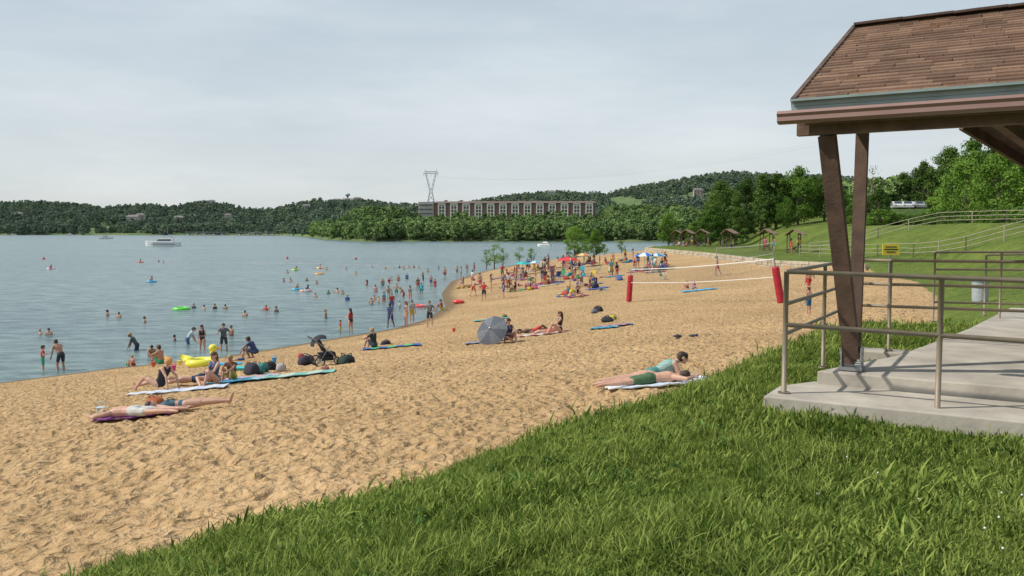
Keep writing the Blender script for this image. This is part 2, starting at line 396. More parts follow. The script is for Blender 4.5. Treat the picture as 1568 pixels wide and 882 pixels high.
def tree(name,me,u,Y,vtop,hbase,sx=1.0):
    a,_=ray(u,352); x=a*Y; z=H(x,Y,False); _,b=ray(u,vtop); top=EYE+b*Y
    s=(top-z)/hbase*.94
    put(name,me,(x,Y,z-.1),random.uniform(0,6.28),None,(s*sx,s*sx,s))
for t in [('oak_tree',T_dark[0],1103,150,274,14,.85),('oak_tree',T_dark[1],1142,158,268,15,.9),('cedar_tree',T_con,1166,150,262,14,1.1),('oak_tree',T_dark[1],1188,150,260,15,.95),
          ('oak_tree',T_dark[2],1222,148,252,12,.9),('oak_tree',T_dark[0],1262,150,264,14,1),('cedar_tree',T_con,1128,140,290,14,1.1),('oak_tree',T_dark[2],1285,140,285,12,1),
          ('oak_tree',T_dark[0],1345,120,286,14,.95),('sparse_tree',T_bare,1333,128,249,12,.9),('oak_tree',T_dark[2],1312,122,300,12,1.1),('oak_tree',T_dark[1],1290,128,300,15,1.1),
          ('oak_tree',T_dark[1],1412,175,242,15,.95),('oak_tree',T_dark[0],1450,170,222,14,.9),('oak_tree',T_dark[2],1485,165,208,12,.8),('oak_tree',T_dark[1],1530,160,203,15,1),('oak_tree',T_dark[0],1575,150,200,14,1.0),
          ('maple_tree',T_bright[0],1478,112,240,11,.9),('maple_tree',T_bright[1],1440,118,285,10,1.1),('maple_tree',T_bright[0],1525,105,230,11,.95),('maple_tree',T_bright[1],1580,100,236,10,1.1),
          ('maple_tree',T_bright[0],1650,95,215,11,1.0),('oak_tree',T_dark[1],1720,120,190,15,1),('oak_tree',T_dark[0],1382,180,262,14,1),
          ('poplar_tree',T_bright[1],1024,150,324,10,.95),('oak_tree',T_dark[2],1062,190,338,12,1.1),('oak_tree',T_dark[1],1245,170,266,15,1),('oak_tree',T_dark[2],1205,142,300,12,.9),('oak_tree',T_dark[2],1088,142,318,12,1.1)]:
    tree(*t)
for u,Y,vt in [(1362,122,322),(1378,118,326),(1395,116,328),(1412,114,324),(1430,110,322),(1448,106,326),(1466,102,318),(1484,99,322),(1502,96,316),(1520,93,318),(1540,90,312),(1560,87,314),(1585,84,308),(1345,118,318),(1328,116,336),(1312,116,344),(1260,125,350),(1285,120,348),(1610,82,300)]:
    tree('shrub',T_bush,u,Y,vt,3,1.15)
for u,v,vt,me,hb,k in [(757,413,369,T_sap[1],4,1.1),(770,409,376,T_sap[1],4,1),(796,402,375,T_sap[1],4,1),(814,400,378,T_sap[0],5,1),(880,393,345,T_bright[0],11,1.0),(898,392,366,T_sap[0],5,1.1),(913,391,350,T_bright[1],10,1.0),(926,392,372,T_sap[1],4,1),(952,389,366,T_sap[0],5,1),(745,412,378,T_sap[1],4,1)]:
    p=ground(u,v-0.5); tree('young_tree',me,u,p.y,vt,hb,k)

# distant forests
far_objs=[loose('far_tree_%d'%i,tree_mesh('far_tree_%d'%i,11,4.6,1,26,14,.9,20+i,M_leafhaze,clr=.17)) for i in range(4)]
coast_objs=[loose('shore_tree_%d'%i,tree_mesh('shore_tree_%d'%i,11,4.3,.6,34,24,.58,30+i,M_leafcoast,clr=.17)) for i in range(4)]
def fpts(n,u0,u1,y0,y1,cond,smin,smax):
    u=rng.uniform(u0,u1,n); Y=np.sqrt(rng.uniform(y0**2,y1**2,n)); x=(u-784)/F*Y
    z,g,l,dE,dS,isf=terr(x,Y,False); k=(z>.6)&cond(u,Y)
    return np.stack([x,Y,z-.3],1)[k], rng.uniform(smin,smax,k.sum())
def c1(u,Y):
    return ~((np.abs(u-(1000-(Y-1000)*.14))<16)&(Y>1000))
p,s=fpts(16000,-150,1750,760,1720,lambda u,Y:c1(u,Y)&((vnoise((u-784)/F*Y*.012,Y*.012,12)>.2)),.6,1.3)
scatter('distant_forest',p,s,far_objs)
def c2(u,Y): return ~((Y>650)&(Y<770)&(u>625)&(u<925))&((Y<640)|(u<600)|(u>930)|(Y>740))
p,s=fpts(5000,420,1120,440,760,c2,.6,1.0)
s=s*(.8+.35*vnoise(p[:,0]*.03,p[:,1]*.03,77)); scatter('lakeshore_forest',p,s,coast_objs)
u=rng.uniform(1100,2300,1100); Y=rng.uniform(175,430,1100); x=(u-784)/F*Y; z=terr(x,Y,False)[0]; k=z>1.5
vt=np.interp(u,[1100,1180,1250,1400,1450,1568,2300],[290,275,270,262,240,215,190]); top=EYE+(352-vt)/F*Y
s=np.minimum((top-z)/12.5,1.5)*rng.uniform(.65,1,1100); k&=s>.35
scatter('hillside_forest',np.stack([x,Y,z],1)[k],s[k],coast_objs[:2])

# ---------------------------------------------------------------- grass tufts
def tuft(seed,n,hmin,hmax,rad,lean=.75):
    R=random.Random(seed); mb=MB()
    for i in range(n):
        a=R.uniform(0,6.28); r=rad*math.sqrt(R.random()); bx,by=r*math.cos(a),r*math.sin(a); h=R.uniform(hmin,hmax); w=R.uniform(.0028,.005)
        d=R.uniform(0,6.28); ln=R.uniform(.2,lean)*h; wx,wy=math.cos(d+1.57)*w,math.sin(d+1.57)*w; vs=[]
        for k,t in enumerate((0,.4,.75,1)):
            ox=math.cos(d)*ln*t*t; oy=math.sin(d)*ln*t*t; zz=h*(t-.25*t*t*ln/h)-.01; ww=(1,.9,.6,.05)[k]
            vs+=[(bx+ox-wx*ww,by+oy-wy*ww,zz),(bx+ox+wx*ww,by+oy+wy*ww,zz)]
        mb.add(vs,[(0,1,3,2),(2,3,5,4),(4,5,7,6)])
    return loose('tuft',mb.mesh('tuft',[M_grass]))
short=[tuft(i,46,.02,.07,.15,1.1) for i in range(5)]
tall=[tuft(10+i,40,.07,.17,.09,1.0) for i in range(4)]
def gpts(n,rmin,rmax,amin,amax,near_edge=None):
    a=np.radians(rng.uniform(amin,amax,n)); r=np.exp(rng.uniform(math.log(rmin),math.log(rmax),n)); x=r*np.sin(a); y=r*np.cos(a)
    z,g,l,dE,dS,isf=terr(x,y); X=(x-PO[0])*PA[0]+(y-PO[1])*PA[1]; Y=(x-PO[0])*PB[0]+(y-PO[1])*PB[1]
    slab=((X>-.12)&(Y>-.22)&(Y<.7))|((Y>=.5)&(X>np.interp(Y,[.68,2.08,5.25,9],[.1,.65,1.15,1.6])))&(Y<9.2)
    slab&=X<9
    k=g&~slab
    if near_edge: k&=(dE<near_edge)
    return np.stack([x,y,z],1)[k],k.sum()
p,n_=gpts(32000,2.6,16,-45,50)
hv=.45+1.0*vnoise(p[:,0]*.9,p[:,1]*.9,31)*vnoise(p[:,0]*3,p[:,1]*3,32)*2.0
scatter('lawn_grass',p,rng.uniform(.7,1.25,n_)*hv*(1+.03*np.hypot(p[:,0],p[:,1])),short,.3)
p,n_=gpts(6500,3,26,-45,50,.5); scatter('bank_edge_grass',p,rng.uniform(.35,1.05,n_)*np.where(p[:,0]>1.6,1.35,1),tall,.35)
a_,n_=gpts(12000,2.8,14,-45,50); kk=(vnoise(a_[:,0]*1.1,a_[:,1]*1.1,21)*.6+vnoise(a_[:,0]*3.5,a_[:,1]*3.5,22)*.4)>.60; scatter('tall_grass_clumps',a_[kk],rng.uniform(.5,1.15,kk.sum()),tall,.35)
M_weed=leaf_material('weed_leaves',(.05,.11,.03),(.16,.27,.07),2,.2,.5)
def weed(seed,n,L,W):
    R=random.Random(seed); mb=MB()
    for i in range(n):
        a=R.uniform(0,6.28); ca,sa=math.cos(a),math.sin(a); l=L*R.uniform(.6,1.1); wd=W*R.uniform(.7,1.1); up=R.uniform(.3,1.0); vs=[]
        for t,ww,zz in((.1,.25,.1),(.4,1,.5),(.75,.8,.75),(1,.06,.7)):
            r=l*t; z=zz*l*up; vs+=[(ca*r-sa*wd*ww,sa*r+ca*wd*ww,z+.012),(ca*r,sa*r,z),(ca*r+sa*wd*ww,sa*r-ca*wd*ww,z+.012)]
        mb.add(vs,[(0,1,4,3),(1,2,5,4),(3,4,7,6),(4,5,8,7),(6,7,10,9),(7,8,11,10)])
    return loose('weed',mb.mesh('weed',[M_weed]))
weeds=[weed(1,9,.13,.02),weed(2,12,.09,.018),weed(3,22,.05,.015)]
a_,n_=gpts(1500,3,12,-40,50); kk=vnoise(a_[:,0]*.8,a_[:,1]*.8,44)>.5; scatter('broadleaf_weeds',a_[kk],rng.uniform(.6,1.2,kk.sum()),weeds,.15)
fl=MB(); fl.tube([(0,0,0),(0,.005,.08)],.0012,4,0); fl.sph((0,.005,.083),.006,1,8,5)
a_,n_=gpts(900,3.5,6.5,20,50); scatter('clover_flowers',a_[:28],np.full(min(28,len(a_)),1.0),[loose('clover',fl.mesh('clover',[M_leafmid,M_white]))])

# ---------------------------------------------------------------- pavilion
PR=math.atan2(PA[1],PA[0])
pav=empty('picnic_pavilion',(PO[0],PO[1],0),PR)
def shingles():
    m,n,b=nt('roof_shingles'); tc=n.nodes.new('ShaderNodeTexCoord'); g=n.nodes.new('ShaderNodeNewGeometry')
    c=ramp(n,g.outputs['Random Per Island'],[(0,(.13,.075,.048)),(.5,(.18,.108,.07)),(1,(.24,.15,.10))])
    c=mixc(n,c,ramp(n,noise(n,tc.outputs['Object'],2.0,6,.7),[(.3,(.72,.70,.68)),(.7,(1.2,1.15,1.1))]),1,'MULTIPLY')
    c=mixc(n,c,ramp(n,noise(n,tc.outputs['Object'],90,3,.7),[(.3,(.65,.65,.65)),(.7,(1.3,1.3,1.3))]),1,'MULTIPLY')
    n.links.new(c,b.inputs['Base Color']); b.inputs['Roughness'].default_value=.95
    bp=N(n,'ShaderNodeBump'); bp.inputs['Distance'].default_value=.004; bp.inputs['Strength'].default_value=.8
    n.links.new(noise(n,tc.outputs['Object'],120,2),bp.inputs['Height']); n.links.new(bp.outputs['Normal'],b.inputs['Normal']); return m
Msh=shingles()
ze=EYE+1.10; rise=1.20; dep=2.92; LX=10.0
mb=MB(); nc=26
rr=random.Random(3)
for i in range(nc):
    t0=i/nc; t1=(i+1)/nc+.004
    y0,z0=dep*t0,rise*t0+.011; y1,z1=dep*min(1,t1),rise*min(1,t1)
    x=-rr.random()*.3
    while x<LX:
        wv=rr.choice([.16,.2,.3,.33,.25]); x2=min(LX,x+wv); dz=rr.uniform(0,.008)+(.016 if rr.random()<.04 else 0); xs=max(0,x); jy=rr.uniform(-.012,.008)
        if x2>xs: mb.add([(xs+.002,y0+jy,z0+dz),(x2,y0+jy,z0+dz),(x2,y1,z1),(xs+.002,y1,z1),(xs+.002,y0+jy,z0-.014),(x2,y0+jy,z0-.014)],[(0,1,2,3),(4,5,1,0)])
        x=x2
mb.obj('roof_front_shingles',[Msh],pav,(0.02,0.04,ze))
mb=MB(); x0=1.0
bz=lambda b:rise*(1-(b-dep)/dep)
bp_=[(x0,dep),(LX,dep),(LX,6.3),(1.9,6.3),(x0,4.95)]
mb.add([(x,y,bz(y)) for x,y in bp_],[(0,1,2,3,4)]); mb.add([(x,y,bz(y)-.06) for x,y in bp_],[(4,3,2,1,0)],1)
mb.add([(0.0,0,-.05),(LX,0,-.05),(LX,dep-.005,rise-.05),(0,dep-.005,rise-.05)],[(3,2,1,0)],1)
mb.beam((x0,dep,rise-.05),(x0,4.95,bz(4.95)-.05),.05,.16,1); mb.beam((x0,4.95,bz(4.95)-.08),(1.9,6.3,bz(6.3)-.08),.06,.2,1); mb.beam((1.9,6.3,bz(6.3)-.09),(LX,6.3,bz(6.3)-.09),.05,.18,1)
for k in range(9):
    xx=.3+k*1.2; mb.beam((xx,.1,-.06),(xx,dep-.06,rise-.14),.05,.12,1)
    if xx>1.9: mb.beam((xx,6.2,bz(6.2)-.13),(xx,dep+.06,rise-.15),.05,.12,1)
mb.beam((-.01,.03,-.02),(-.01,dep,rise-.02),.04,.10,1)
mb.obj('roof_structure',[Msh,M_wood],pav,(.02,.04,ze))
mb=MB()
for k in range(40): mb.beam((k*.25,dep,rise+.015+.004*(k%2)),(k*.25+.255,dep,rise+.02),.26,.025)
mb.obj('ridge_cap',[mat('ridge_shingle',(.09,.058,.045),.95,.25,6)],pav,(.02,.04,ze))
mb=MB(); mb.box((LX/2,.055,-.035),(LX,.02,.085),0); mb.beam((-.0,.05,.0),(LX,.05,.0),.12,.02,0)
mb.obj('drip_flashing',[mat('flashing_blue_grey',(.24,.31,.30),.5,.15,4,metal=.2)],pav,(0,0,ze+.0))
mb=MB(); prof=[(.04,.03),(-.06,.03),(-.075,.005),(-.06,-.02),(-.065,-.055),(-.03,-.075),(.04,-.075)]
vs=[];n_=len(prof)
for xx in(-.09,LX): vs+=[(xx,a,b) for a,b in prof]
mb.add(vs,[(i,i+1,n_+i+1,n_+i) for i in range(n_-1)]+[(n_-1,0,n_,2*n_-1),tuple(range(n_))[::-1],tuple(range(n_,2*n_))])
mb.obj('gutter',[mat('gutter_brown',(.26,.155,.13),.4,.08,3)],pav,(-.0,-.02,ze-.125))
mb=MB()
mb.box((LX/2,.30,EYE+.90),(LX,.09,.15),0); mb.box((LX/2+.04,.19,EYE+.965),(LX,.03,.12),0)
mb.box((LX/2+1.3,5.3,EYE+.92),(LX-1.6,.12,.2),1)
mb.obj('eave_beam',[M_woodl,M_wood],pav)
def leg(nm,base):
    bx,by=base; mb=MB()
    mb.beam((bx,by,5.42),(bx-.18,by-.47,EYE+.825),.105,.14,0,(1,0,0)); mb.beam((bx-.0,by+.10,5.48),(bx-.03,by+.45,EYE+1.22),.08,.11,0,(1,0,0))
    mb.beam((bx-.03,by,5.36),(bx-.03,by+.0,5.70),.11,.11,0)
    mb.obj(nm,[M_wood],pav)
    mb=MB(); mb.box((bx-.085,by,5.42),(.012,.14,.2),0); mb.box((bx+.085,by,5.42),(.012,.14,.2),0); mb.box((bx,by,5.325),(.2,.2,.03),0)
    for zz in(5.38,5.46): mb.tube([(bx-.1,by-.03,zz),(bx+.1,by-.03,zz)],.012,6)
    mb.obj(nm+'_bracket',[M_steel],pav)
leg('timber_leg_1',(.42,.82)); leg('timber_leg_2',(4.6,.82)); leg('timber_leg_3',(2.35,5.0)); 
mb=MB(); mb.beam((3.0,5.3,EYE+.9),(2.45,5.3,EYE+.2),.1,.12,0); mb.beam((1.45,3.2,EYE+1.20),(2.35,5.2,EYE+.62),.11,.14,1); mb.beam((2.35,5.0,5.3),(2.35,5.0,EYE+.9),.12,.12,0)
mb.obj('knee_brace',[M_wood,M_woodl],pav)
def slab(nm,poly,zt,th):
    n=len(poly); mb=MB(); mb.add([(x,y,zt) for x,y in poly]+[(x,y,zt-th) for x,y in poly],[tuple(range(n))]+[(i,n+i,n+(i+1)%n,(i+1)%n) for i in range(n)])
    o=mb.obj(nm,[M_conc],pav)
    bm=bmesh.new(); bm.from_mesh(o.data); bmesh.ops.recalc_face_normals(bm,faces=bm.faces); bm.to_mesh(o.data); bm.free()
    bv=o.modifiers.new('b','BEVEL'); bv.width=.012; bv.segments=2
slab('lower_slab',[(-.12,-.22),(2.6,-.22),(2.6,.75),(.1,.75),(-.12,.35)],5.18,.4); slab('lower_slab_bay',[(2.612,-.22),(9,-.22),(9,.75),(2.612,.75)],5.178,.4)
slab('upper_slab',[(.15,.62),(9,.62),(9,2.9),(.80,2.9),(.67,2.08)],5.30,.5); slab('upper_slab_bay',[(.805,2.912),(9,2.912),(9,9),(1.6,9),(1.17,5.25)],5.298,.5)
slab('ramp_kerb',[(.1,3.2),(.85,3.2),(.85,3.55),(.1,3.55)],5.17,.3)

def railing(nm,pts,spacing=1.15,h=1.06,mid=(.60,),r=.022,par=None,m=None,skip_first=False):
    mb=MB()
    for i in range(len(pts)-1):
        a=Vector(pts[i]);b=Vector(pts[i+1]); L=(b-a).length; k=max(1,round(L/spacing))
        for j in range(k+1):
            if j==k and i<len(pts)-2: continue
            if j==0 and skip_first and i==0: continue
            q=a.lerp(b,j/k); mb.tube([q,q+Vector((0,0,h))],r,10); mb.tube([q+Vector((0,0,-.005)),q+Vector((0,0,.012))],r*2.4,12)
        for hh in(h,)+tuple(mid): mb.tube([a+Vector((0,0,hh)),b+Vector((0,0,hh))],r*.95,10)
    for q in pts: mb.sph(Vector(q)+Vector((0,0,h)),r*1.0,0,10,6)
    return mb.obj(nm,[m or M_rail],par,smooth=True)
railing('front_railing',[(0,0,5.18),(6,0,5.10)],1.15,par=pav)
railing('side_railing',[(0,0,5.18),(0,3.35,5.18),(.42,3.35,5.18),(5.6,3.35,5.22)],1.9,par=pav,mid=(.78,.52),r=.019,skip_first=True)
railing('rear_railing',[(.6,6.9,5.2),(5.0,6.9,5.28)],.85,par=pav,mid=(.8,.55,.3),r=.018)
railing('stair_railing',[(1.2,9.5,5.1),(6.0,9.2,5.3)],1.2,par=pav,mid=(.8,.5),r=.018)
railing('inner_railing',[(1.9,4.5,5.3),(5.6,4.5,5.3)],.6,par=pav,mid=(.75,.4,.2),r=.015,h=.8)
sg=MB(); p=at(1363,382,15); px,py=p.x,p.y; sb=H(px,py)
sg.tube([(0,0,sb-.1),(0,0,p.z+.1)],.02,8,1); sg.box((0,-.03,p.z),(.30,.012,.20),0); sg.box((0,-.0375,p.z+.045),(.2,.003,.02),2); sg.box((0,-.0375,p.z-.0),(.24,.003,.02),2); sg.box((0,-.0375,p.z-.045),(.16,.003,.02),2)
sg.obj('lifeguard_sign',[mat('sign_yellow',(.75,.62,.05),.4,.03),M_steel,mat('sign_ink',(.03,.03,.03),.6)],None,(px,py,0))
p=at(1500,470,28); tb=MB(); zb=H(p.x,p.y,False)
tb.tube([(0,0,0),(0,0,.12),(0,0,.7),(0,0,.75)],[.2,.24,.26,.27],18,0); tb.tube([(0,0,.75),(0,0,.80),(0,0,.84)],[.285,.28,.2],18,1); tb.torus((0,0,.55),.255,.012,1)
tb.obj('trash_can',[mat('can_grey',(.35,.38,.40),.5),mat('can_blue',(.12,.3,.5),.5)],None,(p.x,p.y,zb))

# ---------------------------------------------------------------- hillside fence + retaining wall
def hill_fence(nm,pix,h,spacing):
    pts=[]
    for (u,Y) in pix:
        a,_=ray(u,352); pts.append(Vector((a*Y,Y,H(a*Y,Y,False))))
    mb=MB()
    for i in range(len(pts)-1):
        L=(pts[i+1]-pts[i]).length; k=max(1,int(L/spacing)); prev=None
        for j in range(k+1):
            q=pts[i].lerp(pts[i+1],j/k); q.z=H(q.x,q.y,False)
            mb.tube([q-Vector((0,0,.1)),q+Vector((0,0,h))],.04,6)
            if prev is not None:
                for hh in(h,h*.66,h*.33): mb.tube([prev+Vector((0,0,hh)),q+Vector((0,0,hh))],.03,6)
            prev=q
    mb.obj(nm,[mat('weathered_rail',(.34,.29,.22),.7,.15,3)])
hill_fence('hillside_fence',[(1225,84),(1290,78),(1345,74),(1400,68),(1480,62),(1600,58)],1.1,2.4)
hill_fence('lower_fence',[(1240,92),(1290,88),(1345,84),(1440,80),(1540,74),(1620,70)],1.1,2.6)
mb=MB(); rw=random.Random(5); i0=[i for i,e in enumerate(E) if e[1]>62][0]
Ew=[Vector(e) for e in E[i0:i0+5]]
for a,b in zip(Ew[:-1],Ew[1:]):
    L=(b-a).length; d=(b-a).normalized(); n=int(L/.9); rz=math.atan2(d.y,d.x)
    for j in range(n):
        q=a.lerp(b,(j+.5)/n)
        for c in range(3):
            mb.box((q.x-.1+rw.uniform(-.03,.03),q.y,q.z-.05+c*.27),(L/n-.03,.42+rw.uniform(-.04,.04),.25),rw.choice([0,0,1]),rz)
mb.obj('stone_retaining_wall',[mat('limestone',(.46,.40,.30),.9,.2,1.5),mat('limestone_tan',(.38,.32,.23),.9,.2,1.5)])

def shelter_mesh():
    mb=MB()
    for x in(-1.1,1.1):
        for y in(-.7,.7): mb.beam((x,y,0),(x,y,2.2),.12,.12,0)
    for y in(-.7,.7): mb.beam((-1.2,y,2.25),(1.2,y,2.25),.12,.16,0)
    for s,k in((-1,1.5),(1,1.0)):
        mb.add([(-1.5,0,2.9),(1.5,0,2.9),(1.5,s*k,2.2),(-1.5,s*k,2.2),(-1.5,0,2.8),(1.5,0,2.8),(1.5,s*k,2.1),(-1.5,s*k,2.1)],[(0,1,2,3),(4,7,6,5),(3,2,6,7),(0,3,7,4),(1,5,6,2)],1)
    mb.box((0,0,.74),(1.8,.7,.05),0)
    for s in(-1,1): mb.box((0,s*.65,.45),(1.8,.25,.05),0); mb.beam((s*.7,-.7,0),(s*.7,.3,.72),.08,.08,0); mb.beam((s*.7,.7,0),(s*.7,-.3,.72),.08,.08,0)
    return mb.mesh('picnic_shelter',[M_wood,mat('shelter_roof',(.25,.155,.105),.9,.2,4)])
SM=shelter_mesh()
for u,Y,r in [(1036,145,.9),(1052,138,.8),(1074,130,.9),(1116,122,.7),(1174,106,.75),(1216,94,.8)]:
    a,_=ray(u,352); x=a*Y; put('picnic_shelter',SM,(x,Y,H(x,Y,False)),r+.3,None,(.82,.82,.92))

def car_mesh(nm,col):
    mb=MB(); prof=[(-2.2,.35),(-2.25,.75),(-2.0,.95),(-1.3,1.0),(-.7,1.42),(.7,1.45),(1.35,1.02),(2.0,.9),(2.25,.65),(2.2,.35)]
    n=len(prof); vs=[]
    for y,k in((-.88,.0),(-.80,1),(.80,1),(.88,0)): vs+=[(x,y if z<1.05 else y*.82,z) for x,z in prof]
    fs=[]
    for r_ in range(3): fs+=[(r_*n+i,r_*n+i+1,(r_+1)*n+i+1,(r_+1)*n+i) for i in range(n-1)]
    fs+=[tuple(range(n))[::-1],tuple(range(3*n,4*n))]
    mb.add(vs,fs,0)
    for s in(-1,1):
        mb.add([(-1.15,s*.80,1.03),(1.2,s*.80,1.05),(.65,s*.72,1.39),(-.68,s*.72,1.37)],[(0,1,2,3)],1)
        for x in(-1.35,1.4): mb.tube([(x,s*.7,.33),(x,s*.9,.33)],.33,16,2); mb.tube([(x,s*.85,.33),(x,s*.91,.33)],.18,12,3)
    mb.add([(1.32,-.66,1.06),(1.32,.66,1.06),(.75,.6,1.43),(.75,-.6,1.43)],[(0,1,2,3)],1)
    mb.add([(-1.28,-.66,1.03),(-1.28,.66,1.03),(-.76,.6,1.4),(-.76,-.6,1.4)],[(3,2,1,0)],1)
    for s in(-1,1): mb.box((2.22,s*.65,.7),(.06,.3,.12),3); mb.box((-2.24,s*.65,.75),(.05,.3,.12),4)
    return mb.mesh(nm,[mat('car_paint_'+nm,col,.3,.02,2,coat=.6),M_glass,mat('tyre',(.02,.02,.02),.8),M_steel,mat('tail_lamp',(.4,.02,.02),.3)])
cols=[(.6,.6,.6),(.5,.52,.55),(.3,.32,.33)]
for i,(u,Y) in enumerate([(1372,150),(1388,149),(1404,150)]):
    a,_=ray(u,352); x=a*Y; _,bz_=ray(u,321); zc=EYE+bz_*Y
    put('parked_car',car_mesh('car%d'%i,cols[i]),(x,Y,zc),random.uniform(-.3,.3)+1.2)
mb=MB(); pp=[]
for u,Y in[(1350,146),(1425,142),(1425,165),(1350,165)]:
    a,_=ray(u,352); _,bz_=ray(1380,321); pp.append((a*Y,Y,EYE+bz_*150-.02))
mb.add(pp+[(x,y,z-9) for x,y,z in pp],[(0,1,2,3),(0,4,5,1),(1,5,6,2),(3,7,4,0)]); mb.obj('parking_terrace',[mat('terrace_grass',(.10,.16,.045),.95,.3,1)])

# ---------------------------------------------------------------- hotel across the lake
def hotel():
    Y=705; a0,_=ray(641,352); a1,_=ray(911,352); x0,x1=a0*Y,a1*Y; L=x1-x0; zb=15.0; zt=EYE+ (352-311)/F*Y
    root=empty('lakeside_hotel',((x0+x1)/2,Y,zb),-.04); hh=zt-zb
    Mr=mat('brick_brown',(.22,.135,.11),.9,.15,.3); Mw=mat('stucco_white',(.66,.63,.57),.8,.06,.2); Mroof=mat('hotel_roof',(.18,.13,.11),.85,.15,.2); Mg=mat('hotel_concrete',(.38,.36,.33),.85,.1,.2)
    mb=MB(); mb.box((0,6,hh/2),(L,12,hh),0); mb.box((-L/2+6,5.5,hh/2+.4),(12.6,14,hh+1.0),1)
    mb.obj('walls',[Mr,Mg],root)
    wn=MB(); wh=MB(); nb=13; bw=(L-14)/nb; st=hh/5
    for i in range(nb):
        cx=-L/2+14+bw*(i+.5)
        for s in(-1,0,1): wh.box((cx+s*bw*.26,-.5,hh/2+.1),(.95 if s else .5,1.2,hh-1.2),0)
        wh.box((cx,-.5,hh-.8),(bw*.6,1.5,1.0),0)
        for k in range(5):
            wh.box((cx,-.3,k*st+.3),(bw*.48,.9,.7),0); wn.box((cx,-.08,k*st+st*.58),(bw*.44,.3,st*.5),0)
            wn.box((cx+bw*.42,-.02,k*st+st*.55),(bw*.10,.2,st*.5),0)
    for k in range(4): wn.box((-L/2+6,-1.6,k*hh/4+1.8),(11,.3,1.1),0)
    wn.obj('windows',[mat('hotel_glass',(.08,.09,.10),.3,.2,.5)],root); wh.obj('balcony_frames',[Mw],root)
    rf=MB()
    rf.add([(-L/2+13,-1.4,hh),(L/2+.8,-1.4,hh),(L/2+.8,13,hh),(-L/2+13,13,hh),(-L/2+14,1.5,hh+1.4),(L/2-1,1.5,hh+1.4),(L/2-1,10,hh+1.4),(-L/2+14,10,hh+1.4)],[(0,1,5,4),(1,2,6,5),(2,3,7,6),(3,0,4,7),(4,5,6,7)])
    for i in range(10): rf.box((-L/2+22+i*13,5,hh+1.9),(2.5,2,1.2),0)
    rf.obj('roof',[Mroof],root)
hotel()
def house(nm,u,Y,w,h,col,roofc):
    a,_=ray(u,352); x=a*Y; zz=H(x,Y,False)+6
    root=empty(nm,(x,Y,zz)); mb=MB(); mb.box((0,0,h/2-4),(w,w*.5,h+8),0)
    for i in range(max(2,int(w/4))):
        for k in range(max(1,int(h/3.2))): mb.box((-w/2+ (i+.5)*w/max(2,int(w/4)),-w*.25-.05,k*3.2+1.6),(1.6,.2,1.5),1)
    mb.obj('walls',[mat('house_wall',col,.8,.05,.3),M_glass],root)
    r=MB(); r.add([(-w/2-.6,-w*.25-.6,h),(w/2+.6,-w*.25-.6,h),(w/2+.6,w*.25+.6,h),(-w/2-.6,w*.25+.6,h),(-w/2+2,0,h+w*.16),(w/2-2,0,h+w*.16)],[(0,1,5,4),(2,3,4,5),(1,2,5),(3,0,4)])
    r.obj('roof',[mat('house_roof',roofc,.85,.1,.3)],root)
for u,Y,w,h,c in [(205,1250,18,6,(.42,.39,.35)),(216,1260,12,8,(.38,.36,.33)),(275,1250,14,5,(.42,.38,.35)),(296,1350,12,6,(.34,.31,.29)),(325,1600,12,8,(.5,.5,.48)),(517,1600,14,10,(.40,.36,.31)),(533,1600,22,8,(.42,.38,.33)),(548,1600,14,10,(.40,.36,.31)),(350,1300,10,6,(.36,.34,.32)),(845,1450,14,6,(.42,.40,.37)),(1068,1300,14,8,(.40,.33,.28)),(30,1300,12,5,(.38,.35,.33)),(470,1300,12,5,(.38,.35,.32))]:
    house('hill_house',u,Y,w,h,c,(.2,.18,.17))
a,_=ray(533,352); wt=MB(); wt.tube([(0,0,0),(0,0,22)],1.6,10); wt.sph((0,0,25),(5,5,3.6),0,16,8)
wt.obj('water_tower',[mat('tank_paint',(.38,.42,.46),.5)],None,(a*1640,1640,H(a*1640,1640,False)),smooth=True)
